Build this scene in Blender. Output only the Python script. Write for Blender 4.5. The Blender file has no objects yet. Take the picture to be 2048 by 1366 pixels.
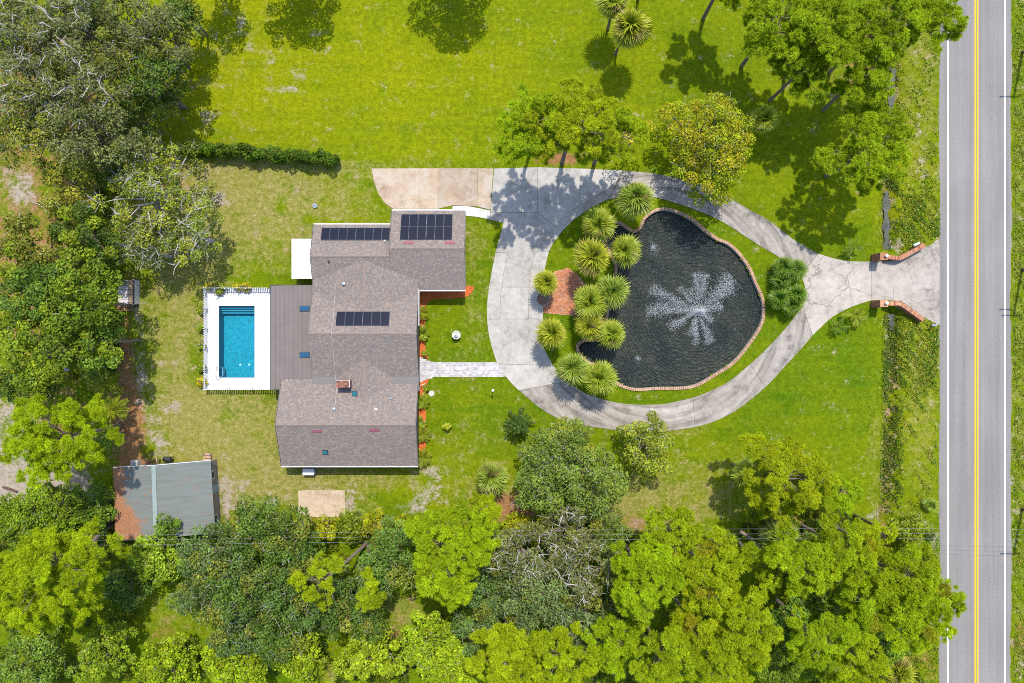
import bpy, math, random
import numpy as np
from mathutils import Vector, Matrix

# ------------------------------------------------------------------ camera, sky, sun, exposure
scene = bpy.context.scene
COL = scene.collection
S = 0.0615          # metres per photograph pixel on the ground
H = 84.0            # camera height
cam_d = bpy.data.cameras.new('camera')
cam_d.sensor_width = 36.0
cam_d.lens = 36.0 * H / (2048 * S)
cam_d.clip_start = 0.5
cam_d.clip_end = 4000
cam = bpy.data.objects.new('camera', cam_d)
COL.objects.link(cam)
cam.location = (0, 0, H)
scene.camera = cam

SUN_EL = math.radians(62)
SUN_AZ = math.atan2(0.18, 1.0)
sun_dir = Vector((math.sin(SUN_AZ) * math.cos(SUN_EL), math.cos(SUN_AZ) * math.cos(SUN_EL), math.sin(SUN_EL)))
world = bpy.data.worlds.new('World')
scene.world = world
world.use_nodes = True
wn = world.node_tree
wn.nodes.clear()
sky = wn.nodes.new('ShaderNodeTexSky')
sky.sky_type = 'NISHITA'
sky.sun_disc = False
sky.sun_elevation = SUN_EL
sky.sun_rotation = SUN_AZ
wb = wn.nodes.new('ShaderNodeBackground')
wb.inputs['Strength'].default_value = 0.15
wo = wn.nodes.new('ShaderNodeOutputWorld')
wn.links.new(sky.outputs[0], wb.inputs[0])
wn.links.new(wb.outputs[0], wo.inputs[0])
sun_d = bpy.data.lights.new('sun', 'SUN')
sun_d.energy = 2.7
sun_d.angle = math.radians(0.53)
sun_d.color = (1.0, 0.945, 0.85)
sun = bpy.data.objects.new('sun', sun_d)
COL.objects.link(sun)
sun.location = (20, 110, 200)
sun.rotation_euler = sun_dir.to_track_quat('Z', 'Y').to_euler()
scene.view_settings.view_transform = 'Standard'
scene.view_settings.look = 'None'
scene.view_settings.exposure = 1.3
scene.view_settings.gamma = 1.0
scene.view_settings.use_curve_mapping = False
scene.render.engine = 'CYCLES'
scene.cycles.max_bounces = 6
scene.cycles.diffuse_bounces = 3
scene.cycles.glossy_bounces = 2
scene.cycles.transmission_bounces = 3
scene.cycles.transparent_max_bounces = 6
scene.cycles.caustics_reflective = False
scene.cycles.caustics_refractive = False
scene.cycles.use_denoising = False
scene.cycles.filter_width = 0.95
scene.cycles.sample_clamp_direct = 0.9
scene.cycles.sample_clamp_indirect = 0.9

# ------------------------------------------------------------------ helpers
def P(px, py, h=0.0):
    """Where a point seen at photograph pixel (px, py) stands if it is h metres above the ground."""
    k = S * (H - h) / H
    return ((px - 1024) * k, -(py - 683) * k)

def P3(px, py, h=0.0, z=None):
    x, y = P(px, py, h)
    return Vector((x, y, h if z is None else z))

def G(u, v, z=0.0):
    """Ground plan units (pixels from the picture centre at ground scale) to metres."""
    return Vector((u * S, -v * S, z))

def tag(o, label=None, cat=None, group=None, kind=None):
    if label: o['label'] = label
    if cat: o['category'] = cat
    if group: o['group'] = group
    if kind: o['kind'] = kind
    return o

ORG = {}
def thing(name, loc, label, cat, group=None):
    o = bpy.data.objects.new(name, None)
    o.empty_display_size = 0.2
    COL.objects.link(o)
    o.location = loc
    ORG[o.name] = Vector(loc)
    return tag(o, label, cat, group)

def org_of(parent):
    while parent is not None:
        if parent.name in ORG:
            return ORG[parent.name]
        parent = parent.parent
    return Vector((0, 0, 0))

def link(name, me, parent=None, loc=None):
    o = bpy.data.objects.new(name, me)
    COL.objects.link(o)
    if parent is not None:
        o.parent = parent
    if loc is not None:
        o.location = loc
    return o

def setmats(me, mats):
    if not isinstance(mats, (list, tuple)):
        mats = [mats]
    for m in mats:
        me.materials.append(m)

def build(name, V, F, mats, parent=None, smooth=False, mi=None):
    """A mesh from world coordinates; as a child its coordinates are taken relative to its thing's base."""
    o0 = org_of(parent)
    me = bpy.data.meshes.new(name)
    me.from_pydata([(v[0] - o0.x, v[1] - o0.y, v[2] - o0.z) for v in V], [], [tuple(f) for f in F])
    setmats(me, mats)
    if mi is not None:
        me.polygons.foreach_set('material_index', np.array(mi, dtype=np.int32))
    if smooth:
        me.polygons.foreach_set('use_smooth', np.ones(len(me.polygons), dtype=bool))
    me.update()
    return link(name, me, parent)

def np_data(name, V, F, mat, col=None, smooth=False):
    me = bpy.data.meshes.new(name)
    V = np.asarray(V, dtype=np.float32)
    F = np.asarray(F, dtype=np.int32)
    k = F.shape[1]
    me.vertices.add(len(V))
    me.vertices.foreach_set('co', V.ravel())
    me.loops.add(F.size)
    me.loops.foreach_set('vertex_index', F.ravel())
    me.polygons.add(len(F))
    me.polygons.foreach_set('loop_start', np.arange(len(F), dtype=np.int32) * k)
    me.polygons.foreach_set('use_smooth', np.full(len(F), bool(smooth)))
    if col is not None:
        a = me.color_attributes.new('Col', 'FLOAT_COLOR', 'POINT')
        c = np.ones((len(V), 4), dtype=np.float32)
        c[:, :col.shape[1]] = col
        a.data.foreach_set('color', c.ravel())
    setmats(me, mat)
    me.update(calc_edges=True)
    return me

def np_build(name, V, F, mat, parent=None, col=None, smooth=False):
    o0 = org_of(parent)
    V = np.asarray(V, dtype=np.float32) - np.array(o0, dtype=np.float32)
    return link(name, np_data(name, V, F, mat, col, smooth), parent)

BOXF = [(0, 3, 2, 1), (4, 5, 6, 7), (0, 1, 5, 4), (1, 2, 6, 5), (2, 3, 7, 6), (3, 0, 4, 7)]
class MB:
    def __init__(self):
        self.V = []; self.F = []; self.M = []
    def add(self, V, F, m=0):
        n = len(self.V)
        self.V += [tuple(v) for v in V]
        self.F += [tuple(i + n for i in f) for f in F]
        self.M += [m] * len(F)
        return self
    def box(self, x0, x1, y0, y1, z0, z1, m=0):
        if x0 > x1: x0, x1 = x1, x0
        if y0 > y1: y0, y1 = y1, y0
        return self.add([(x0, y0, z0), (x1, y0, z0), (x1, y1, z0), (x0, y1, z0),
                         (x0, y0, z1), (x1, y0, z1), (x1, y1, z1), (x0, y1, z1)], BOXF, m)
    def beam(self, a, b, w, h, m=0, up=Vector((0, 0, 1))):
        """A bar of width w and height h from a to b (centre line)."""
        a = Vector(a); b = Vector(b)
        d = (b - a).normalized()
        s = d.cross(up)
        if s.length < 1e-5: s = Vector((1, 0, 0))
        s.normalize()
        t = s.cross(d).normalized()
        V = []
        for p in (a, b):
            for i, j in ((-1, -1), (1, -1), (1, 1), (-1, 1)):
                V.append(p + s * (w / 2 * i) + t * (h / 2 * j))
        return self.add(V, [(0, 3, 2, 1), (4, 5, 6, 7), (0, 1, 5, 4), (1, 2, 6, 5), (2, 3, 7, 6), (3, 0, 4, 7)], m)
    def tube(self, pts, rad, n=6, m=0, cap=True):
        pts = [Vector(p) for p in pts]
        V = []; F = []
        for i, p in enumerate(pts):
            d = (pts[min(i + 1, len(pts) - 1)] - pts[max(i - 1, 0)])
            if d.length < 1e-6: d = Vector((0, 0, 1))
            d.normalize()
            s = d.cross(Vector((0.31, 0.83, 0.46))).normalized()
            t = d.cross(s)
            r = rad[i] if isinstance(rad, (list, tuple)) else rad
            for k in range(n):
                a = 2 * math.pi * k / n
                V.append(p + s * (r * math.cos(a)) + t * (r * math.sin(a)))
        for i in range(len(pts) - 1):
            for k in range(n):
                k2 = (k + 1) % n
                F.append((i * n + k, i * n + k2, (i + 1) * n + k2, (i + 1) * n + k))
        if cap:
            F.append(tuple(range(n - 1, -1, -1)))
            F.append(tuple((len(pts) - 1) * n + k for k in range(n)))
        return self.add(V, F, m)
    def lathe(self, c, prof, n=20, m=0):
        """Revolve (radius, z) about the vertical through c."""
        V = []; F = []
        for r, z in prof:
            for k in range(n):
                a = 2 * math.pi * k / n
                V.append((c[0] + r * math.cos(a), c[1] + r * math.sin(a), c[2] + z))
        for i in range(len(prof) - 1):
            for k in range(n):
                k2 = (k + 1) % n
                F.append((i * n + k, i * n + k2, (i + 1) * n + k2, (i + 1) * n + k))
        F.append(tuple(range(n - 1, -1, -1)))
        F.append(tuple((len(prof) - 1) * n + k for k in range(n)))
        return self.add(V, F, m)
    def prism(self, poly, z0, z1, m=0):
        """Extrude a flat polygon [(x, y)]."""
        A = sum(poly[i][0] * poly[(i + 1) % len(poly)][1] - poly[(i + 1) % len(poly)][0] * poly[i][1] for i in range(len(poly)))
        if A < 0: poly = poly[::-1]
        n = len(poly)
        V = [(p[0], p[1], z0) for p in poly] + [(p[0], p[1], z1) for p in poly]
        F = [tuple(range(n - 1, -1, -1)), tuple(range(n, 2 * n))]
        F += [(i, (i + 1) % n, n + (i + 1) % n, n + i) for i in range(n)]
        return self.add(V, F, m)
    def make(self, name, mats, parent=None, smooth=False):
        return build(name, self.V, self.F, mats, parent, smooth, self.M if isinstance(mats, (list, tuple)) else None)

def inset(poly, d):
    n = len(poly)
    A = sum(poly[i][0] * poly[(i + 1) % n][1] - poly[(i + 1) % n][0] * poly[i][1] for i in range(n))
    sg = 1 if A > 0 else -1
    out = []
    for i in range(n):
        a = Vector(poly[i - 1]); b = Vector(poly[i]); c = Vector(poly[(i + 1) % n])
        e1 = (b - a).normalized(); e2 = (c - b).normalized()
        n1 = Vector((-e1.y, e1.x)) * sg; n2 = Vector((-e2.y, e2.x)) * sg
        m = n1 + n2
        if m.length < 1e-4: m = n1
        m.normalize()
        k = d / max(0.35, m.dot(n1))
        out.append((b.x + m.x * k, b.y + m.y * k))
    return out

def catmull(pts, k=6, closed=False):
    n = len(pts); out = []
    rng = range(n if closed else n - 1)
    for i in rng:
        g = (lambda j: pts[j % n]) if closed else (lambda j: pts[min(max(j, 0), n - 1)])
        p0, p1, p2, p3 = (np.array(g(i + j), dtype=float) for j in (-1, 0, 1, 2))
        for t in np.arange(k) / k:
            out.append(tuple(0.5 * ((2 * p1) + (-p0 + p2) * t + (2 * p0 - 5 * p1 + 4 * p2 - p3) * t * t + (-p0 + 3 * p1 - 3 * p2 + p3) * t ** 3)))
    if not closed: out.append(tuple(map(float, pts[-1])))
    return out

def in_poly(x, y, poly):
    """numpy point in polygon"""
    x = np.asarray(x); y = np.asarray(y)
    r = np.zeros(x.shape, dtype=bool)
    n = len(poly)
    for i in range(n):
        x0, y0 = poly[i]; x1, y1 = poly[(i + 1) % n]
        if y0 == y1: continue
        c = ((y0 > y) != (y1 > y)) & (x < (x1 - x0) * (y - y0) / (y1 - y0) + x0)
        r ^= c
    return r

def copy_thing(o, loc=None, **kw):
    c = o.copy(); COL.objects.link(c)
    if loc is not None: c.location = loc
    ORG[c.name] = Vector(c.location)
    def rec(src, dst):
        for ch in list(src.children):
            d = ch.copy(); COL.objects.link(d); d.parent = dst
            rec(ch, d)
    rec(o, c)
    tag(c, **kw)
    return c

# ------------------------------------------------------------------ materials
class NT:
    def __init__(self, name):
        self.m = bpy.data.materials.new(name)
        self.m.use_nodes = True
        self.t = self.m.node_tree
        self.t.nodes.clear()
        self.out = self.n('ShaderNodeOutputMaterial')
    def n(self, typ, **kw):
        nd = self.t.nodes.new(typ)
        for k, v in kw.items():
            if k in nd.inputs: nd.inputs[k].default_value = v
            else: setattr(nd, k, v)
        return nd
    def l(self, a, b):
        self.t.links.new(a, b)
    def coord(self):
        return self.n('ShaderNodeTexCoord').outputs['Object']
    def geo(self):
        return self.n('ShaderNodeNewGeometry').outputs['Position']
    def noise(self, vec, scale, detail=4, rough=0.55, dist=0.0):
        nd = self.n('ShaderNodeTexNoise')
        nd.inputs['Scale'].default_value = scale
        nd.inputs['Detail'].default_value = detail
        nd.inputs['Roughness'].default_value = rough
        nd.inputs['Distortion'].default_value = dist
        if vec is not None: self.l(vec, nd.inputs['Vector'])
        return nd.outputs['Fac']
    def ramp(self, fac, *stops):
        r = self.n('ShaderNodeValToRGB')
        e = r.color_ramp.elements
        while len(e) < len(stops): e.new(0.5)
        for i, (p, c) in enumerate(stops):
            e[i].position = p
            e[i].color = (c[0], c[1], c[2], 1) if isinstance(c, (tuple, list)) else (c, c, c, 1)
        self.l(fac, r.inputs[0])
        return r.outputs[0]
    def math(self, op, a, b=None, clamp=False):
        nd = self.n('ShaderNodeMath', operation=op)
        nd.use_clamp = clamp
        for i, v in enumerate((a, b)):
            if v is None: continue
            if isinstance(v, (int, float)): nd.inputs[i].default_value = v
            else: self.l(v, nd.inputs[i])
        return nd.outputs[0]
    def mix(self, fac, a, b, mode='MIX'):
        nd = self.n('ShaderNodeMixRGB', blend_type=mode)
        for i, v in enumerate((fac, a, b)):
            if isinstance(v, (int, float)): nd.inputs[i].default_value = v if i == 0 else (v, v, v, 1)
            elif isinstance(v, tuple): nd.inputs[i].default_value = (v[0], v[1], v[2], 1)
            else: self.l(v, nd.inputs[i])
        return nd.outputs[0]
    def bump(self, h, strength=0.3, dist=0.05):
        b = self.n('ShaderNodeBump')
        b.inputs['Strength'].default_value = strength
        b.inputs['Distance'].default_value = dist
        self.l(h, b.inputs['Height'])
        return b.outputs[0]
    def principled(self, col, rough=0.8, spec=0.3, metal=0.0, normal=None, **kw):
        p = self.n('ShaderNodeBsdfPrincipled')
        if isinstance(col, tuple): p.inputs['Base Color'].default_value = (col[0], col[1], col[2], 1)
        else: self.l(col, p.inputs['Base Color'])
        if isinstance(rough, (int, float)): p.inputs['Roughness'].default_value = rough
        else: self.l(rough, p.inputs['Roughness'])
        p.inputs['Specular IOR Level'].default_value = spec
        p.inputs['Metallic'].default_value = metal
        for k, v in kw.items(): p.inputs[k].default_value = v
        if normal is not None: self.l(normal, p.inputs['Normal'])
        self.l(p.outputs[0], self.out.inputs[0])
        return self.m

def simple(name, col, rough=0.7, spec=0.3, metal=0.0, var=0.15, scale=3.0):
    t = NT(name)
    f = t.noise(t.geo(), scale, 5)
    c = t.ramp(f, (0.25, tuple(x * (1 - var) for x in col)), (0.75, tuple(min(1, x * (1 + var)) for x in col)))
    return t.principled(c, rough, spec, metal)

def leaf_mat(name, trans=0.36, gloss=0.008):
    t = NT(name)
    a = t.n('ShaderNodeAttribute', attribute_name='Col')
    rnd = t.noise(t.geo(), 0.9, 3)
    c = t.mix(1.0, a.outputs['Color'], t.ramp(rnd, (0.25, (0.82, 0.86, 0.8)), (0.75, (1.18, 1.14, 1.1))), 'MULTIPLY')
    d = t.n('ShaderNodeBsdfDiffuse'); t.l(c, d.inputs[0])
    tr = t.n('ShaderNodeBsdfTranslucent')
    t.l(t.mix(1.0, c, (1.15, 1.2, 0.7), 'MULTIPLY'), tr.inputs[0])
    m1 = t.n('ShaderNodeMixShader'); m1.inputs[0].default_value = trans
    t.l(d.outputs[0], m1.inputs[1]); t.l(tr.outputs[0], m1.inputs[2])
    g = t.n('ShaderNodeBsdfGlossy'); g.inputs['Roughness'].default_value = 0.45
    m2 = t.n('ShaderNodeMixShader'); m2.inputs[0].default_value = gloss
    t.l(m1.outputs[0], m2.inputs[1]); t.l(g.outputs[0], m2.inputs[2])
    t.l(m2.outputs[0], t.out.inputs[0])
    return t.m

def col_mat(name, rough=0.85, spec=0.2, var=0.15, scale=2.0, bump=0.0):
    """Base colour from the per-piece colour attribute with fine grain on top."""
    t = NT(name)
    a = t.n('ShaderNodeAttribute', attribute_name='Col')
    f = t.noise(t.geo(), scale, 6)
    c = t.mix(1.0, a.outputs['Color'], t.ramp(f, (0.25, 1 - var), (0.75, 1 + var)), 'MULTIPLY')
    return t.principled(c, rough, spec)

def ground_mat():
    t = NT('ground_cover')
    g = t.geo()
    a = t.n('ShaderNodeAttribute', attribute_name='Col')
    sep = t.n('ShaderNodeSeparateColor'); t.l(a.outputs['Color'], sep.inputs[0])
    dry, bare, straw, yel = sep.outputs[0], sep.outputs[1], sep.outputs[2], a.outputs['Alpha']
    n_lo = t.noise(g, 0.11, 4, 0.6)
    n_mid = t.noise(g, 0.55, 7, 0.7)
    n_hi = t.noise(g, 1.7, 5, 0.85)
    n_f = t.noise(g, 4.5, 4, 0.9)
    # mowing passes: slightly bent nap in long bands
    mp = t.n('ShaderNodeMapping'); mp.inputs['Scale'].default_value = (0.045, 0.9, 1)
    t.l(g, mp.inputs['Vector'])
    mow = t.noise(mp.outputs[0], 1.0, 3, 0.5)
    ye = t.math('ADD', yel, t.math('MULTIPLY', t.math('SUBTRACT', n_lo, 0.5), 0.9))
    ye = t.math('ADD', ye, t.math('MULTIPLY', t.math('SUBTRACT', mow, 0.5), 0.7), clamp=True)
    green = t.mix(ye, (0.05, 0.098, 0.002), (0.145, 0.162, 0.0015))
    mott = t.math('ADD', t.math('MULTIPLY', n_hi, 0.6), t.math('MULTIPLY', n_f, 0.4))
    green = t.mix(1.0, green, t.ramp(mott, (0.36, 0.55), (0.5, 1.0), (0.64, 1.55)), 'MULTIPLY')
    fl = t.noise(g, 0.33, 3, 0.5)
    green = t.mix(t.ramp(fl, (0.56, 0.0), (0.68, 0.55)), green, t.mix(1.0, green, (0.62, 0.8, 0.6), 'MULTIPLY'))
    green = t.mix(t.math('MULTIPLY', t.ramp(n_f, (0.6, 0.0), (0.68, 1.0)), t.ramp(n_mid, (0.45, 0.0), (0.6, 0.8))), green, (0.2, 0.18, 0.05))
    def mask(field, nz, amp, lo, hi):
        v = t.math('ADD', field, t.math('MULTIPLY', t.math('SUBTRACT', nz, 0.5), amp))
        mr = t.n('ShaderNodeMapRange', interpolation_type='SMOOTHSTEP')
        mr.inputs['From Min'].default_value = lo; mr.inputs['From Max'].default_value = hi
        t.l(v, mr.inputs[0]); return mr.outputs[0]
    nd = t.math('ADD', t.math('MULTIPLY', n_mid, 0.5), t.math('MULTIPLY', mott, 0.5))
    dryc = t.ramp(mott, (0.37, (0.095, 0.1, 0.016)), (0.5, (0.165, 0.152, 0.036)), (0.64, (0.285, 0.235, 0.09)))
    c = t.mix(mask(dry, nd, 4.2, 0.15, 0.95), green, dryc)
    strawc = t.ramp(mott, (0.37, (0.11, 0.048, 0.018)), (0.5, (0.2, 0.1, 0.042)), (0.64, (0.29, 0.16, 0.08)))
    c = t.mix(mask(straw, nd, 4.0, 0.26, 0.8), c, strawc)
    sandc = t.ramp(mott, (0.36, (0.15, 0.12, 0.092)), (0.5, (0.235, 0.195, 0.152)), (0.64, (0.33, 0.285, 0.235)))
    c = t.mix(mask(bare, nd, 6.0, 0.3, 1.0), c, sandc)
    b = t.bump(t.math('ADD', n_hi, n_f), 0.5, 0.12)
    return t.principled(c, 0.95, 0.05, normal=b)

def concrete_mat(name, base, stain=(0.6, 0.57, 0.53), crack=False, wear=False, warm=None, scale=1.0):
    t = NT(name)
    g = t.geo()
    oi = t.n('ShaderNodeObjectInfo').outputs['Random']
    lo = t.noise(g, 0.22 * scale, 5, 0.6, 0.4)
    mid = t.noise(g, 1.3 * scale, 7, 0.68)
    hi = t.noise(g, 9.0, 3, 0.7)
    f = t.math('ADD', t.math('MULTIPLY', lo, 0.5), t.math('MULTIPLY', mid, 0.5))
    c = t.ramp(f, (0.36, tuple(b * s for b, s in zip(base, stain))), (0.48, tuple(b * 0.92 for b in base)), (0.62, tuple(b * 1.16 for b in base)))
    if warm:
        c = t.mix(t.ramp(t.noise(g, 0.5, 6, 0.7, 0.6), (0.42, 0.0), (0.6, 0.75)), c, warm)
    c = t.mix(1.0, c, t.ramp(hi, (0.3, 0.9), (0.7, 1.1)), 'MULTIPLY')
    c = t.mix(1.0, c, t.ramp(oi, (0.0, 0.9), (1.0, 1.08)), 'MULTIPLY')
    if wear:
        sb = t.n('ShaderNodeVectorMath', operation='SUBTRACT'); t.l(g, sb.inputs[0]); sb.inputs[1].default_value = (*P(1310, 615), 0)
        ln = t.n('ShaderNodeVectorMath', operation='LENGTH'); t.l(sb.outputs[0], ln.inputs[0])
        sx = t.n('ShaderNodeSeparateXYZ'); t.l(sb.outputs[0], sx.inputs[0])
        ang = t.math('ARCTAN2', sx.outputs[1], sx.outputs[0])
        cx_ = t.n('ShaderNodeCombineXYZ'); t.l(t.math('MULTIPLY', ln.outputs['Value'], 1.25), cx_.inputs[0]); t.l(t.math('MULTIPLY', ang, 1.6), cx_.inputs[1])
        st = t.noise(cx_.outputs[0], 1.0, 6, 0.65, 0.5)
        c = t.mix(1.0, c, t.ramp(st, (0.36, (0.55, 0.54, 0.53)), (0.5, (0.95, 0.94, 0.92)), (0.64, (1.18, 1.18, 1.18))), 'MULTIPLY')
    if crack:
        w = t.n('ShaderNodeTexNoise'); w.inputs['Scale'].default_value = 0.9; w.inputs['Detail'].default_value = 4; t.l(g, w.inputs['Vector'])
        v2 = t.mix(0.42, g, w.outputs['Color'], 'LINEAR_LIGHT')
        vo = t.n('ShaderNodeTexVoronoi', feature='DISTANCE_TO_EDGE'); vo.inputs['Scale'].default_value = 0.26; t.l(v2, vo.inputs['Vector'])
        cr = t.ramp(vo.outputs['Distance'], (0.0, 1.0), (0.014, 0.0))
        cr = t.math('MULTIPLY', cr, t.ramp(t.noise(g, 0.35, 2), (0.42, 0.0), (0.56, 0.8)))
        c = t.mix(cr, c, (0.1, 0.085, 0.07))
    return t.principled(c, 0.9, 0.15, normal=t.bump(mid, 0.15, 0.02))

def asphalt_mat():
    t = NT('asphalt')
    g = t.geo()
    mp = t.n('ShaderNodeMapping'); mp.inputs['Scale'].default_value = (1.3, 0.03, 1); t.l(g, mp.inputs['Vector'])
    track = t.noise(mp.outputs[0], 1.0, 4, 0.6)
    hi = t.noise(g, 6.0, 4, 0.8)
    lo = t.noise(g, 0.15, 4)
    c = t.ramp(track, (0.3, (0.135, 0.126, 0.118)), (0.7, (0.178, 0.168, 0.158)))
    c = t.mix(1.0, c, t.ramp(hi, (0.3, 0.82), (0.7, 1.2)), 'MULTIPLY')
    c = t.mix(1.0, c, t.ramp(lo, (0.3, 0.93), (0.7, 1.07)), 'MULTIPLY')
    return t.principled(c, 0.9, 0.25, normal=t.bump(hi, 0.2, 0.02))

def pond_mat():
    t = NT('pond_water')
    g = t.geo()
    murk = t.ramp(t.noise(g, 0.25, 5, 0.6), (0.35, (0.012, 0.019, 0.018)), (0.7, (0.033, 0.037, 0.027)))
    mp = t.n('ShaderNodeMapping'); mp.inputs['Scale'].default_value = (1.0, 1.7, 1)
    mp.inputs['Rotation'].default_value = (0, 0, 0.5); t.l(g, mp.inputs['Vector'])
    w1 = t.noise(mp.outputs[0], 1.5, 4, 0.62, 0.9)
    sub = t.n('ShaderNodeVectorMath', operation='SUBTRACT'); t.l(g, sub.inputs[0])
    fx, fy = P(1393, 622)
    sub.inputs[1].default_value = (fx, fy, 0)
    wv = t.n('ShaderNodeTexWave', wave_type='RINGS', rings_direction='Z')
    wv.inputs['Scale'].default_value = 0.75; wv.inputs['Distortion'].default_value = 12.0; wv.inputs['Detail'].default_value = 3; wv.inputs['Detail Scale'].default_value = 0.8
    t.l(sub.outputs[0], wv.inputs['Vector'])
    w2 = t.noise(mp.outputs[0], 4.0, 3, 0.7, 0.6)
    h = t.math('ADD', t.math('ADD', w1, t.math('MULTIPLY', w2, 0.2)), t.math('MULTIPLY', wv.outputs['Fac'], 0.24))
    return t.principled(murk, 0.2, 0.5, normal=t.bump(h, 0.9, 0.42), IOR=1.33)

def pool_water_mat():
    t = NT('pool_water')
    g = t.geo()
    w = t.noise(g, 2.6, 3, 0.6, 0.8)
    bn = t.bump(w, 0.35, 0.06)
    tr = t.n('ShaderNodeBsdfTransparent'); tr.inputs[0].default_value = (0.62, 0.93, 0.97, 1)
    gl = t.n('ShaderNodeBsdfGlossy'); gl.inputs['Roughness'].default_value = 0.08; t.l(bn, gl.inputs['Normal'])
    fr = t.n('ShaderNodeFresnel'); fr.inputs['IOR'].default_value = 1.33; t.l(bn, fr.inputs['Normal'])
    mx = t.n('ShaderNodeMixShader'); t.l(fr.outputs[0], mx.inputs[0]); t.l(tr.outputs[0], mx.inputs[1]); t.l(gl.outputs[0], mx.inputs[2])
    t.l(mx.outputs[0], t.out.inputs[0])
    return t.m

def brick_mat(name, base=(0.33, 0.12, 0.065)):
    t = NT(name)
    oi = t.n('ShaderNodeObjectInfo').outputs['Random']
    c = t.ramp(oi, (0.0, tuple(b * 0.7 for b in base)), (0.5, base), (1.0, (base[0] * 1.25, base[1] * 1.6, base[2] * 1.7)))
    f = t.noise(t.geo(), 8, 4)
    c = t.mix(1.0, c, t.ramp(f, (0.3, 0.75), (0.7, 1.25)), 'MULTIPLY')
    return t.principled(c, 0.9, 0.15)

def mulch_mat():
    t = NT('bark_mulch')
    g = t.geo()
    f = t.noise(g, 7, 5, 0.8); lo = t.noise(g, 0.8, 3)
    c = t.ramp(f, (0.3, (0.2, 0.042, 0.012)), (0.5, (0.38, 0.088, 0.025)), (0.72, (0.5, 0.16, 0.055)))
    c = t.mix(1.0, c, t.ramp(lo, (0.3, 0.85), (0.7, 1.12)), 'MULTIPLY')
    return t.principled(c, 0.95, 0.05, normal=t.bump(f, 0.6, 0.08))

def shed_roof_mat():
    t = NT('rolled_roofing')
    g = t.geo()
    mp = t.n('ShaderNodeMapping'); mp.inputs['Scale'].default_value = (0.35, 3.0, 1); mp.inputs['Rotation'].default_value = (0, 0, -0.2); t.l(g, mp.inputs['Vector'])
    st = t.noise(mp.outputs[0], 1.0, 5, 0.6)
    c = t.ramp(st, (0.3, (0.102, 0.115, 0.106)), (0.7, (0.132, 0.146, 0.134)))
    a = t.n('ShaderNodeAttribute', attribute_name='Col')
    sep = t.n('ShaderNodeSeparateColor'); t.l(a.outputs['Color'], sep.inputs[0])
    nz = t.noise(g, 2.2, 6, 0.75)
    v = t.math('ADD', sep.outputs[0], t.math('MULTIPLY', t.math('SUBTRACT', nz, 0.5), 2.6))
    rust = t.ramp(t.noise(g, 5, 4, 0.7), (0.3, (0.17, 0.07, 0.03)), (0.7, (0.3, 0.14, 0.07)))
    c = t.mix(t.ramp(v, (0.42, 0.0), (0.62, 0.92)), c, rust)
    return t.principled(c, 0.9, 0.15)

def spray_mat():
    t = NT('water_spray')
    d = t.n('ShaderNodeBsdfDiffuse'); d.inputs[0].default_value = (0.8, 0.84, 0.86, 1)
    tr = t.n('ShaderNodeBsdfTranslucent'); tr.inputs[0].default_value = (0.8, 0.84, 0.86, 1)
    g = t.n('ShaderNodeBsdfGlossy'); g.inputs['Roughness'].default_value = 0.2
    a = t.n('ShaderNodeMixShader'); a.inputs[0].default_value = 0.45
    t.l(d.outputs[0], a.inputs[1]); t.l(tr.outputs[0], a.inputs[2])
    b = t.n('ShaderNodeMixShader'); b.inputs[0].default_value = 0.25
    t.l(a.outputs[0], b.inputs[1]); t.l(g.outputs[0], b.inputs[2])
    t.l(b.outputs[0], t.out.inputs[0])
    return t.m

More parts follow.
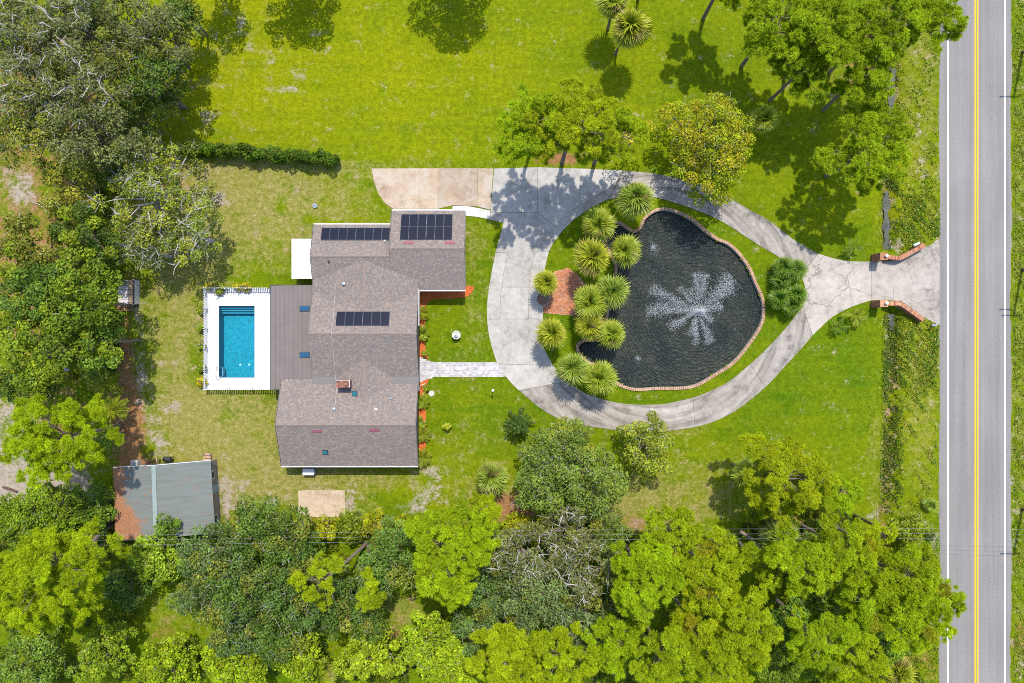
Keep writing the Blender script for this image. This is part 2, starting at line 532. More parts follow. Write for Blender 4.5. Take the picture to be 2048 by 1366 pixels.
M = {
    'ground': ground_mat(),
    'leaf': leaf_mat('leaves'),
    'needle': leaf_mat('pine_needles', 0.45, 0.005),
    'palm': leaf_mat('palm_leaf', 0.3, 0.02),
    'bark': simple('bark', (0.16, 0.125, 0.1), 0.95, 0.1, var=0.4, scale=6),
    'palebark': simple('pale_bark', (0.34, 0.31, 0.29), 0.95, 0.1, var=0.3, scale=6),
    'twig': simple('grey_twig', (0.30, 0.29, 0.265), 0.95, 0.1, var=0.25, scale=4),
    'concrete': concrete_mat('driveway_concrete', (0.305, 0.285, 0.258), (0.6, 0.58, 0.56)),
    'old_concrete': concrete_mat('stained_concrete', (0.25, 0.225, 0.198), (0.45, 0.45, 0.45), wear=True),
    'apron': concrete_mat('cracked_concrete', (0.285, 0.255, 0.22), (0.45, 0.44, 0.43), crack=True),
    'tan_concrete': concrete_mat('tan_concrete', (0.29, 0.22, 0.155), (0.7, 0.66, 0.62), warm=(0.33, 0.285, 0.235)),
    'white_concrete': concrete_mat('pale_concrete', (0.4, 0.39, 0.37)),
    'deck': simple('white_deck_coating', (0.43, 0.42, 0.41), 0.8, 0.2, var=0.03, scale=1.0),
    'asphalt': asphalt_mat(),
    'shoulder': simple('old_asphalt_edge', (0.16, 0.155, 0.15), 0.95, 0.1, var=0.25, scale=3),
    'white_paint': simple('white_road_paint', (0.62, 0.63, 0.65), 0.7, 0.2, var=0.08, scale=4),
    'yellow_paint': simple('yellow_road_paint', (0.6, 0.31, 0.006), 0.7, 0.2, var=0.1, scale=4),
    'pond': pond_mat(),
    'ditch': simple('ditch_water', (0.05, 0.055, 0.042), 0.45, 0.25, var=0.6, scale=1.2),
    'brick': brick_mat('fired_brick', (0.3, 0.14, 0.075)),
    'mortar': simple('mortar', (0.32, 0.28, 0.23), 0.95, 0.1),
    'pieces': col_mat('small_pieces'),
    'shingle': col_mat('asphalt_shingle', 0.95, 0.1, 0.12, 9.0),
    'roof_under': simple('roof_deck', (0.1, 0.09, 0.085), 0.95, 0.1),
    'flashing': simple('grey_membrane', (0.135, 0.12, 0.112), 0.85, 0.2, var=0.06),
    'metal_roof': simple('brown_metal_roof', (0.125, 0.105, 0.096), 0.6, 0.2, var=0.1, scale=0.7),
    'white': simple('white_metal', (0.55, 0.55, 0.55), 0.5, 0.3, var=0.04),
    'wall': simple('cream_wall', (0.55, 0.5, 0.43), 0.9, 0.15, var=0.06),
    'solar': simple('solar_cell', (0.005, 0.007, 0.018), 0.4, 0.1, var=0.3, scale=6),
    'solar_frame': simple('panel_frame', (0.05, 0.056, 0.075), 0.5, 0.3, 0.0),
    'teal_glass': simple('teal_skylight', (0.01, 0.11, 0.14), 0.15, 0.5),
    'blue_glass': simple('blue_skylight', (0.012, 0.06, 0.13), 0.15, 0.5),
    'dark_frame': simple('dark_frame', (0.03, 0.035, 0.04), 0.5, 0.4),
    'pink_vent': simple('maroon_vent', (0.2, 0.062, 0.085), 0.7, 0.3),
    'pool_tile': simple('pool_plaster', (0.014, 0.21, 0.285), 0.7, 0.2, var=0.35, scale=4),  # strong mottling paints dapples of rippled light into the floor colour
    'pool_wall': simple('pool_wall_tile', (0.018, 0.17, 0.25), 0.5, 0.3, var=0.12, scale=6),
    'pool_water': pool_water_mat(),
    'steel': simple('stainless', (0.6, 0.62, 0.64), 0.25, 0.5, 0.9),
    'mulch': mulch_mat(),
    'shed_roof': shed_roof_mat(),
    'shed_wall': simple('weathered_wood_wall', (0.2, 0.165, 0.14), 0.95, 0.1, var=0.25, scale=2),
    'wood': simple('timber', (0.3, 0.2, 0.13), 0.9, 0.1, var=0.3, scale=5),
    'pole': simple('creosote_pole', (0.075, 0.052, 0.038), 0.95, 0.1, var=0.3, scale=4),
    'cable': simple('cable', (0.12, 0.15, 0.16), 0.5, 0.3),
    'greybox': simple('grey_plastic', (0.2, 0.23, 0.26), 0.6, 0.3),
    'black': simple('black_plastic', (0.02, 0.022, 0.024), 0.6, 0.3),
    'stone': simple('cast_stone', (0.42, 0.39, 0.35), 0.9, 0.15, var=0.2, scale=8),
    'globe': simple('white_globe', (0.75, 0.76, 0.78), 0.3, 0.4, var=0.02),
    'poly': simple('polycarbonate', (0.36, 0.33, 0.33), 0.4, 0.4, var=0.1),
    'paleblue': simple('pale_blue_plastic', (0.45, 0.6, 0.66), 0.5, 0.3),
    'spray': spray_mat(),
    'sandpad': concrete_mat('sandy_pad', (0.34, 0.265, 0.185), (0.68, 0.6, 0.5), scale=2.0),
}

# ------------------------------------------------------------------ the lie of the land
POND_PX = [(1224, 447), (1241, 450), (1259, 462), (1273, 465), (1284, 455), (1291, 439), (1309, 425), (1329, 421), (1355, 427), (1385, 443),
           (1408, 463), (1432, 480), (1455, 490), (1476, 509), (1496, 537), (1508, 566), (1522, 598), (1524, 628), (1517, 654), (1496, 686),
           (1466, 722), (1429, 747), (1382, 771), (1311, 774), (1270, 776), (1235, 765), (1214, 748), (1200, 730), (1177, 722), (1162, 706), (1158, 692), (1171, 684),
           (1191, 684), (1205, 676), (1213, 655), (1216, 636), (1222, 600), (1231, 560), (1235, 534), (1222, 505), (1209, 480), (1211, 458)]
POND_PX = catmull(POND_PX, 5, True)
POND = [P(*p) for p in POND_PX]
POOL = (439, 510, 612, 755)
HOLE = [P(434, 607), P(515, 607), P(515, 760), P(434, 760)]

def terrain(px, py):
    """Ground height at a pixel: flat land with the roadside ditch."""
    px = np.asarray(px, dtype=float); py = np.asarray(py, dtype=float)
    cx = 1783 + 6 * np.sin(py / 90.0) - 10 * np.clip((py - 900) / 200, 0, 1)
    cut = 1 - (1 / (1 + np.exp(-(py - 503) / 4))) * (1 / (1 + np.exp((py - 618) / 4)))
    return -0.85 * np.exp(-((px - cx) / 14.0) ** 2) * cut

# blobs: (channel, centre x, centre y, radius x, radius y, amount); channels dry / bare / straw / yellow
BLOBS = [
    # base tints
    ('yel', 640, 130, 380, 230, .45), ('yel', 1150, 150, 330, 230, .22), ('yel', 450, 60, 160, 260, .25), ('yel', 1650, 300, 170, 140, .2),
    ('yel', 1400, 640, 190, 230, .05), ('yel', 1500, 900, 330, 130, .12), ('yel', 900, 960, 170, 60, .3), ('yel', 1650, 430, 120, 80, .15),
    ('yel', 1820, 750, 70, 250, .25), ('yel', 380, 915, 60, 16, .6), ('yel', 1820, 250, 60, 260, .3),
    # dry yard round the house
    ('dry', 500, 430, 260, 110, .74), ('dry', 360, 660, 100, 260, .68), ('dry', 480, 860, 160, 110, .74), ('dry', 640, 975, 260, 60, .68), ('bare', 460, 960, 50, 90, .22), ('bare', 640, 985, 200, 40, .1),
    ('dry', 470, 960, 60, 60, .3), ('dry', 390, 350, 100, 50, .25), ('dry', 560, 370, 220, 40, .2), ('dry', 930, 620, 70, 190, .36), ('dry', 930, 470, 60, 50, .2),
    ('dry', 940, 900, 100, 50, .2), ('dry', 1330, 1010, 180, 60, .62), ('dry', 1200, 1010, 80, 60, .3), ('dry', 1420, 930, 240, 60, .25), ('dry', 1080, 850, 130, 60, .15),
    ('dry', 1000, 1000, 70, 50, .55), ('dry', 1840, 150, 45, 340, .45), ('dry', 1845, 800, 45, 200, .5), ('dry', 2040, 600, 18, 800, .45), ('dry', 1150, 590, 60, 60, .2), ('dry', 460, 120, 130, 150, .2),
    ('dry', 1330, 865, 90, 14, .5), ('dry', 1750, 900, 16, 160, .4), ('dry', 330, 1225, 80, 45, .35), ('dry', 800, 1225, 60, 40, .6), ('dry', 35, 380, 60, 70, .6), ('dry', 90, 970, 120, 70, .5),
    ('dry', 700, 330, 300, 14, .3), ('dry', 1200, 240, 60, 80, .15),
    # green weeds in it
    ('dry', 560, 415, 12, 9, -.7), ('dry', 584, 380, 9, 6, -.8), ('dry', 665, 460, 22, 22, -.7), ('dry', 620, 440, 16, 12, -.5), ('dry', 530, 1012, 22, 18, -.7), ('dry', 520, 560, 30, 10, -.6), ('dry', 800, 1000, 40, 20, -.7),
    ('dry', 450, 830, 20, 24, -.5), ('dry', 505, 945, 18, 18, -.5), ('dry', 900, 655, 26, 40, -.6), ('dry', 395, 745, 18, 40, -.6), ('dry', 560, 1040, 14, 10, -.5), ('dry', 750, 990, 30, 14, -.4), ('dry', 470, 770, 40, 10, -.3),
    # bare soil
    ('bare', 279, 690, 14, 110, .4), ('bare', 287, 775, 16, 50, .35), ('bare', 303, 840, 18, 60, .4), ('bare', 325, 890, 22, 26, .6), ('bare', 345, 815, 20, 16, .5), ('bare', 480, 45, 14, 26, .5),
    ('bare', 500, 75, 10, 12, .5), ('bare', 500, 95, 26, 8, .4), ('bare', 570, 180, 26, 8, .62), ('bare', 600, 150, 20, 14, .45), ('bare', 430, 75, 12, 18, .4), ('bare', 640, 68, 20, 10, .6), ('bare', 545, 120, 12, 7, .5), ('bare', 405, 230, 18, 14, .4),
    ('bare', 320, 300, 36, 18, .6), ('bare', 400, 375, 60, 40, .3), ('bare', 420, 395, 40, 18, .35), ('bare', 470, 110, 90, 70, .1), ('bare', 590, 165, 60, 40, .12), ('bare', 400, 250, 40, 60, .12), ('bare', 470, 1000, 60, 40, .3), ('bare', 860, 960, 70, 50, .2), ('bare', 330, 760, 60, 150, .12), ('bare', 560, 400, 160, 60, .1), ('bare', 45, 385, 26, 34, .8), ('bare', 10, 350, 50, 40, .4), ('bare', 30, 980, 80, 56, .95), ('bare', 110, 990, 90, 26, .8), ('bare', 20, 860, 60, 80, .7), ('bare', 130, 960, 60, 50, .8),
    ('bare', 862, 985, 26, 28, .45), ('bare', 835, 1010, 26, 18, .42), ('bare', 700, 1000, 12, 26, .6), ('bare', 870, 945, 20, 12, .5), ('bare', 545, 1005, 16, 9, .6), ('bare', 640, 950, 30, 4, .4), ('bare', 452, 1000, 10, 40, .5),
    ('bare', 1838, 200, 6, 130, .55), ('bare', 1848, 320, 8, 60, .45), ('bare', 1830, 700, 12, 26, .55), ('bare', 1845, 735, 8, 20, .6), ('bare', 1776, 700, 5, 70, .5), ('bare', 1800, 490, 9, 24, .6), ('bare', 1865, 1080, 10, 40, .6), ('bare', 1870, 1230, 10, 30, .5),
    ('bare', 1879, 500, 5, 900, .35), ('bare', 2027, 1000, 6, 220, .4), ('bare', 2040, 1320, 12, 40, .5), ('bare', 1840, 900, 6, 60, .4), ('bare', 1735, 1030, 30, 12, .5), ('bare', 640, 1012, 62, 34, .5), ('bare', 1280, 230, 14, 16, .4),
    # straw and leaf litter under and beside the trees
    ('straw', 262, 845, 36, 115, .85), ('straw', 268, 930, 50, 16, .5), ('straw', 250, 700, 16, 60, .5), ('straw', 620, 1045, 70, 16, .5), ('straw', 990, 1030, 80, 30, .45), ('straw', 1270, 1045, 110, 26, .45), ('bare', 1270, 1040, 90, 20, .25), ('straw', 1010, 1000, 30, 30, .3), ('straw', 460, 1010, 30, 50, .45),
    ('straw', 100, 840, 120, 90, .35), ('straw', 60, 200, 330, 190, .5), ('straw', 80, 560, 170, 200, .55), ('straw', 1120, 318, 60, 14, .85), ('straw', 1180, 345, 50, 12, .6), ('straw', 1720, 90, 50, 60, .55), ('straw', 1680, 170, 70, 60, .25), ('straw', 360, 380, 50, 40, .3),
    ('straw', 80, 1010, 120, 40, .4), ('straw', 1590, 1050, 120, 30, .4), ('straw', 1050, 1010, 60, 26, .4), ('straw', 210, 1050, 60, 40, .5), ('straw', 2040, 1290, 14, 60, .5), ('straw', 1800, 1330, 110, 50, .35), ('straw', 290, 1010, 30, 20, .2),
    ('straw', 330, 1265, 40, 18, .35), ('straw', 770, 1270, 30, 14, .4), ('straw', 1320, 880, 26, 8, .3), ('straw', 1000, 1250, 900, 160, .22),
]
def make_ground():
    px = np.concatenate([[-9000, -3000, -1200, -500, -200, -80], np.arange(-20, 2069, 6.0), [2130, 2260, 2600, 3400, 5000, 11000]])
    py = np.concatenate([[-9000, -3000, -1200, -500, -200, -80], np.arange(-20, 1387, 6.0), [1450, 1600, 1900, 2600, 4500, 10000]])
    X, Y = np.meshgrid(px, py)
    nx, ny = len(px), len(py)
    wx = (X - 1024) * S; wy = -(Y - 683) * S
    # snap vertices near the pond's edge onto it
    pd = np.array(POND)
    a = pd; b = np.roll(pd, -1, axis=0)
    near = np.argwhere((X > 1130) & (X < 1550) & (Y > 400) & (Y < 800))
    q = np.stack([wx[near[:, 0], near[:, 1]], wy[near[:, 0], near[:, 1]]], 1)
    ab = b - a
    tt = np.clip(((q[:, None, :] - a[None]) * ab[None]).sum(2) / (ab ** 2).sum(1)[None], 0, 1)
    cp = a[None] + tt[..., None] * ab[None]
    dd = ((cp - q[:, None, :]) ** 2).sum(2)
    j = dd.argmin(1)
    dmin = np.sqrt(dd[np.arange(len(q)), j])
    sel = dmin < 0.2
    wx[near[sel, 0], near[sel, 1]] = cp[np.arange(len(q)), j][sel, 0]
    wy[near[sel, 0], near[sel, 1]] = cp[np.arange(len(q)), j][sel, 1]
    rng = np.random.default_rng(5)
    wz = terrain(X, Y)
    ch = {k: np.zeros_like(X) for k in ('dry', 'bare', 'straw', 'yel')}
    ch['dry'] += 0.0; ch['yel'] += 0.38
    for k, cx, cy, rx, ry, am in BLOBS:
        d2 = ((X - cx) / rx) ** 2 + ((Y - cy) / ry) ** 2
        ch[k] += am * np.exp(-d2 ** 1.3 * 0.9)
    # lush lawns between the drive and the road, on the island and north of the house
    lush = np.exp(-(((X - 1380) / 420) ** 4 + ((Y - 690) / 200) ** 4))
    ch['dry'] -= 0.1 * lush
    ch['yel'] -= 0.2 * lush
    dd_ = np.clip(-wz / .85, 0, 1)
    ch['straw'] += dd_ * .5; ch['bare'] += dd_ * .3
    V = np.stack([wx, wy, wz], -1).reshape(-1, 3)
    idx = np.arange(nx * ny).reshape(ny, nx)
    F = np.stack([idx[1:, :-1], idx[1:, 1:], idx[:-1, 1:], idx[:-1, :-1]], -1).reshape(-1, 4)
    c = V[F].mean(1)
    keep = ~in_poly(c[:, 0], c[:, 1], POND)
    keep &= ~in_poly(c[:, 0], c[:, 1], HOLE)
    F = F[keep]
    col = np.stack([ch[k].ravel() for k in ('dry', 'bare', 'straw', 'yel')], 1)
    o = np_build('ground', V, F, M['ground'], None, col, smooth=True)
    tag(o, kind='structure')
make_ground()

# ------------------------------------------------------------------ road
def rect_px(x0, x1, y0, y1, z0, z1, name, mat, parent=None):
    mb = MB(); a = P(x0, y0); b = P(x1, y1)
    mb.box(a[0], b[0], a[1], b[1], z0, z1)
    return mb.make(name, mat, parent)

def strip_px(pts_l, pts_r, z, name, mat, parent=None):
    n = len(pts_l)
    V = [(*P(*p), z) for p in pts_l] + [(*P(*p), z) for p in pts_r]
    F = [(i, n + i, n + i + 1, i + 1) for i in range(n - 1)]
    # faces wound to look up
    V0 = np.array(V)
    e1 = V0[F[0][1]] - V0[F[0][0]]; e2 = V0[F[0][2]] - V0[F[0][0]]
    if np.cross(e1, e2)[2] < 0: F = [f[::-1] for f in F]
    return build(name, V, F, mat, parent)

rng = random.Random(3)
ys = [-4200] + [-300 + 12 * i for i in range(166)] + [4800]
def edge(x, amp):
    return [(x + rng.uniform(-amp, amp) + 1.2 * math.sin(y / 55.0), y) for y in ys]
road = strip_px(edge(1878.5, 0.9), edge(2022, 1.4), 0.02, 'road', M['asphalt'])
tag(road, kind='structure')
def line_px(x, w, name, mat):
    return strip_px([(x - w / 2, -4200), (x - w / 2, 4800)], [(x + w / 2, -4200), (x + w / 2, 4800)], 0.026, name, mat, road)
line_px(1895.3, 2.9, 'edge_line', M['white_paint'])
line_px(2009.8, 2.9, 'edge_line', M['white_paint'])
line_px(1950.3, 3.0, 'centre_line', M['yellow_paint'])
line_px(1955.0, 3.0, 'centre_line', M['yellow_paint'])

# ditch water
mb = MB()
for y0, y1 in ((380, 497), (90, 262), (628, 660)):
    n = 14
    for i in range(n):
        ya = y0 + (y1 - y0) * i / n; yb = y0 + (y1 - y0) * (i + 1) / n
        c = lambda y: 1783 + 6 * math.sin(y / 90.0)
        w = lambda y: 6 + 2.5 * math.sin(y / 7.0) + 1.5 * math.sin(y / 3.1)
        q = [P(c(ya) - w(ya), ya), P(c(ya) + w(ya), ya), P(c(yb) + w(yb), yb), P(c(yb) - w(yb), yb)]
        mb.add([(p[0], p[1], -0.52) for p in q], [(3, 2, 1, 0)])
tag(mb.make('ditch_water', M['ditch']), kind='structure')

# ------------------------------------------------------------------ driveway: separate slabs with open joints
drive = thing('driveway', P3(1040, 560), 'pale concrete loop driveway of separate slabs round the pond', 'driveway')
drive['kind'] = 'structure'
def slab(poly_px, mat='concrete', name='slab', z=0.06, parent=None, gap=0.016):
    poly = inset([P(*p) for p in poly_px], gap)
    mb = MB(); mb.prism(poly, -0.12, z)
    return mb.make(name, M[mat], parent or drive)

pairs = [((991, 505), (1098, 503)), ((982, 550), (1088, 548)), ((975, 598), (1086, 600)), ((974, 638), (1086, 638)), ((980, 680), (1086, 688)),
         ((995, 728), (1107, 731)), ((1014, 756), (1120, 748)), ((1038, 781), (1136, 762)), ((1092, 824), (1168, 785)), ((1140, 845), (1205, 798)), ((1195, 855), (1240, 806)),
         ((1253, 863), (1275, 809)), ((1295, 864), (1300, 809)), ((1330, 862), (1332, 807)), ((1390, 854), (1385, 795)), ((1440, 838), (1420, 782)), ((1480, 815), (1458, 762)),
         ((1530, 775), (1500, 728)), ((1563, 740), (1535, 695)), ((1600, 700), (1572, 655)), ((1625, 671), (1605, 612))]
K = 6
OUT = catmull([p[0] for p in pairs], K); INN = catmull([p[1] for p in pairs], K)
def loop_slab(i, j, mat='concrete'):
    slab(OUT[i * K:j * K + 1] + INN[i * K:j * K + 1][::-1], mat)
# side bands and middle of the west run
def lerp(a, b, t): return (a[0] + (b[0] - a[0]) * t, a[1] + (b[1] - a[1]) * t)
for t0, t1, cuts in ((0, .235, (0, 3)), (.235, .74, (0, 1.6, 3)), (.74, 1, (0, 3))):
    for a, b in zip(cuts[:-1], cuts[1:]):
        r = range(int(a * K), int(b * K) + 1)
        slab([lerp(OUT[k], INN[k], t0) for k in r] + [lerp(OUT[k], INN[k], t1) for k in r][::-1])
loop_slab(3, 5); loop_slab(5, 7); loop_slab(7, 9, 'old_concrete'); loop_slab(9, 12, 'old_concrete'); loop_slab(12, 14, 'old_concrete'); loop_slab(14, 17, 'old_concrete'); loop_slab(17, 20, 'old_concrete')
up = [((1245, 341), (1215, 399)), ((1300, 346), (1280, 392)), ((1345, 354), (1330, 400)), ((1400, 368), (1399, 423)), ((1443, 387), (1443, 443)), ((1500, 420), (1490, 473)),
      ((1536, 440), (1520, 492)), ((1591, 482), (1558, 515)), ((1636, 507), (1602, 551))]
OUT = catmull([p[0] for p in up], K); INN = catmull([p[1] for p in up], K)
loop_slab(0, 2, 'old_concrete'); loop_slab(2, 4, 'old_concrete'); loop_slab(4, 6, 'old_concrete'); loop_slab(6, 8, 'old_concrete')
slab([(988, 337), (1075, 334.5), (1075, 425), (981, 425)])
slab([(1075, 334.5), (1160, 337), (1160, 411.5), (1132, 428), (1111, 453), (1075, 425)])
slab([(1160, 337), (1245, 341), (1230, 370), (1205, 385), (1160, 411.5)])
slab([(981, 425), (1075, 425), (1111, 453), (1090, 478), (1074, 504), (1016, 505), (991, 504), (1007, 446), (979, 439)])
slab([(1230, 370), (1215, 399), (1180, 417), (1147, 440), (1124, 463), (1106, 487), (1098, 503), (1074, 504), (1090, 478), (1111, 453), (1132, 428), (1160, 411.5), (1205, 385)])
slab(catmull([(1636, 507), (1665, 516), (1689, 521), (1715, 523), (1742, 523)], 3) + [(1742, 601)] + catmull([(1741, 601), (1708, 612), (1680, 625), (1661, 637), (1640, 656), (1625, 671)], 3)
     + [(1605, 612), (1613, 590), (1608, 568), (1602, 551)], 'apron')
slab([(1742, 523), (1765, 523), (1798, 521), (1822, 508), (1850, 494), (1862, 489), (1872, 480), (1879, 478), (1879, 650), (1868, 646), (1846, 634), (1820, 615), (1803, 603), (1765, 600), (1742, 601)], 'apron', z=0.055)
pad = thing('parking_pad', P3(860, 380), 'tan stained concrete parking pad beside the garage', 'parking pad')
pad['kind'] = 'structure'
slab([(743, 337), (876, 336.5), (876, 418), (787, 418), (770, 407), (758, 390), (748, 365)], 'tan_concrete', parent=pad)
slab([(876, 336.5), (956, 336.5), (954, 413), (905, 411), (876, 418)], 'tan_concrete', parent=pad)
slab([(956, 336.5), (987, 337), (981, 420), (954, 413)], 'tan_concrete', parent=pad)
slab([(905, 412), (935, 412), (981, 421), (979, 439), (955, 434), (925, 431), (905, 431)], 'white_concrete', parent=pad)
sp = thing('sandy_pad', P3(642, 1008), 'worn sandy rectangle of old paving on the south lawn', 'pad')
sp['kind'] = 'structure'
slab([(596, 981), (640, 979), (690, 980), (691, 1008), (689, 1033), (645, 1035), (594, 1032), (597, 1005)], 'sandpad', 'pad_surface', 0.03, sp)

def piece_mesh(boxes, cols, bevel=0):
    """Many small boxes (cx, cy, hx, hy, ang, z0, z1) as arrays with one colour each."""
    B = np.asarray(boxes, dtype=float); n = len(B)
    sx = np.array([-1, 1, 1, -1]); sy = np.array([-1, -1, 1, 1])
    ca, sa = np.cos(B[:, 4])[:, None], np.sin(B[:, 4])[:, None]
    lx = B[:, 2][:, None] * sx; ly = B[:, 3][:, None] * sy
    x = B[:, 0][:, None] + lx * ca - ly * sa; y = B[:, 1][:, None] + lx * sa + ly * ca
    V = np.zeros((n, 8, 3))
    V[:, :4, 0] = x; V[:, 4:, 0] = x; V[:, :4, 1] = y; V[:, 4:, 1] = y
    V[:, :4, 2] = B[:, 5][:, None]; V[:, 4:, 2] = B[:, 6][:, None]
    F = np.array(BOXF)[None] + (np.arange(n) * 8)[:, None, None]
    C = np.repeat(np.asarray(cols, dtype=float), 8, 0)
    return V.reshape(-1, 3), F.reshape(-1, 4), C

def paved(poly_px, bw, bh, cols, z, seed, ang=0.0, bond=True):
    r = np.random.default_rng(seed)
    poly = [P(*p) for p in poly_px]
    xs = [p[0] for p in poly]; ysv = [p[1] for p in poly]
    cx, cy = (min(xs) + max(xs)) / 2, (min(ysv) + max(ysv)) / 2
    R = max(max(xs) - min(xs), max(ysv) - min(ysv)) * 0.75
    out = []
    rows = int(2 * R / bh); cn = int(2 * R / bw)
    for i in range(rows):
        for j in range(cn):
            lx = -R + (j + (0.5 if (bond and i % 2) else 0)) * bw; ly = -R + i * bh
            out.append((cx + lx * math.cos(ang) - ly * math.sin(ang), cy + lx * math.sin(ang) + ly * math.cos(ang)))
    out = np.array(out)
    k = in_poly(out[:, 0], out[:, 1], poly)
    out = out[k]; n = len(out)
    B = np.zeros((n, 7))
    B[:, :2] = out; B[:, 2] = bw / 2 - 0.006; B[:, 3] = bh / 2 - 0.006; B[:, 4] = ang + r.normal(0, 0.012, n)
    B[:, 5] = 0.0; B[:, 6] = z + r.normal(0, 0.004, n)
    pal = np.array(cols)
    C = pal[r.integers(0, len(pal), n)] * r.uniform(0.82, 1.18, (n, 1))
    return piece_mesh(B, C)

walk = thing('paver_walk', P3(915, 738), 'pale grey paver walk from the front door to the driveway', 'walkway')
walk['kind'] = 'structure'
WALK = [(834, 711), (845, 717), (857, 722), (872, 724.5), (990, 724.5), (996, 731), (1012, 753), (870, 753), (858, 757), (836, 767)]
slab([(834, 711), (845, 717), (857, 722), (872, 724), (993, 724), (999, 735), (1013, 753.5), (870, 753.5), (858, 757), (836, 767)], 'old_concrete', 'bedding', 0.02, walk, 0.0)
V, F, C = paved(WALK, 0.3, 0.2, [(0.37, 0.35, 0.34), (0.3, 0.29, 0.3), (0.42, 0.38, 0.36), (0.34, 0.32, 0.33)], 0.06, 4)
tag(np_build('pavers', V, F, M['pieces'], walk, C), kind='stuff')
patio = thing('brick_patio', P3(1130, 585), 'orange brick patio between the palms and the driveway', 'patio')
patio['kind'] = 'structure'
PATIO = [(1090, 560), (1109, 543), (1136, 536), (1156, 550), (1163, 560), (1180, 576), (1190, 600), (1168, 635), (1144, 631), (1110, 628), (1087, 626), (1087, 590)]
slab(PATIO, 'mortar', 'bedding', 0.025, patio, 0.0)
V, F, C = paved(PATIO, 0.23, 0.115, [(0.34, 0.13, 0.06), (0.29, 0.1, 0.05), (0.38, 0.18, 0.1), (0.3, 0.15, 0.1), (0.35, 0.13, 0.05)], 0.055, 6)
tag(np_build('bricks', V, F, M['pieces'], patio, C), kind='stuff')
ring = thing('tree_ring', P3(1086, 598), 'ring of white stones round the palm by the brick patio', 'stone ring')
mbr = MB(); c = P(1086, 598); mbr.lathe((c[0], c[1], 0), [(0.78, 0.0), (0.78, 0.075), (0.0, 0.08)], 20); mbr.make('soil', simple('ring_soil', (0.16, 0.1, 0.07), 0.95, 0.05, var=0.4, scale=8), ring)
r_ = random.Random(8)
for i in range(22):
    a = i / 22 * 2 * math.pi
    mb = MB(); q = (c[0] + 0.82 * math.cos(a), c[1] + 0.82 * math.sin(a))
    s = r_.uniform(0.06, 0.1)
    mb.lathe((q[0], q[1], 0.05), [(s * 0.8, 0), (s, 0.06), (s * 0.7, 0.12), (0.01, 0.14)], 7)
    mb.make('stone', M['stone'], ring)

# mulch beds
bed = MB()
def mulch_bed(name, poly, label):
    t = thing(name, P3(*poly[0]), label, 'mulch bed'); t['kind'] = 'structure'
    mb = MB(); mb.prism([P(*p) for p in poly], -0.05, 0.05); mb.make('bark_mulch', M['mulch'], t)
mulch_bed('mulch_bed', catmull([(934, 572), (948, 574), (941, 588), (930, 594), (905, 597), (874, 598), (857, 604), (851, 617), (850, 650), (850, 690), (857, 718)], 4) + [(834, 712), (826, 700), (826, 572)],
          'orange bark mulch bed north of the front walk')
mulch_bed('mulch_bed', [(836, 767), (846, 762), (859, 757), (855, 766), (852, 780), (852, 840), (852, 905), (846, 915), (830, 918), (826, 767)], 'orange bark mulch bed south of the front walk')

# ------------------------------------------------------------------ pond
pond = build('pond_water', [(x, y, -0.38) for x, y in inset(POND, -0.3)], [tuple(range(len(POND)))[::1]], M['pond'])
if pond.data.polygons[0].normal.z < 0: pond.data.flip_normals()
tag(pond, kind='structure')
kerb = thing('pond_kerb', (*POND[0], 0), 'low brick wall edging the dark pond', 'brick edging', None)
# wall core
n = len(POND)
inn = inset(POND, 0.0); outr = inset(POND, -0.36)
V = [(x, y, 0.10) for x, y in inn] + [(x, y, 0.10) for x, y in outr] + [(x, y, -1.0) for x, y in inn] + [(x, y, -0.2) for x, y in outr]
F = []
for i in range(n):
    j = (i + 1) % n
    F += [(i, j, n + j, n + i), (i, 2 * n + i, 2 * n + j, j), (n + i, n + j, 3 * n + j, 3 * n + i)]
build('wall_core', V, F, M['mortar'], kerb)
bme = MB(); bme.box(-0.16, 0.17, -0.075, 0.075, 0, 0.085); bo = bme.make('brick_shape', M['brick']); bdat = bo.data; bpy.data.objects.remove(bo)
bdat.name = 'kerb_brick'
seg = [math.dist(POND[i], POND[(i + 1) % n]) for i in range(n)]
L = sum(seg); NB = 288
acc = 0; i = 0
r_ = random.Random(11)
ctr = sum((Vector(p) for p in POND), Vector((0, 0))) / n
for kk in range(NB):
    s = L * kk / NB
    while acc + seg[i] < s: acc += seg[i]; i += 1
    t = (s - acc) / seg[i]
    a = Vector(POND[i]); b = Vector(POND[(i + 1) % n])
    d = (b - a).normalized(); nv = Vector((d.y, -d.x))
    p = a.lerp(b, t) 
    # outward normal
    if in_poly(np.array([p.x + nv.x * 0.1]), np.array([p.y + nv.y * 0.1]), POND)[0]: nv = -nv
    p = p + nv * 0.17
    o = link('brick', bdat, kerb, (p.x - POND[0][0], p.y - POND[0][1], 0.075 + r_.uniform(-.008, .012)))
    o.rotation_euler = (r_.uniform(-.03, .03), r_.uniform(-.03, .03), math.atan2(nv.y, nv.x) + r_.uniform(-.05, .05))

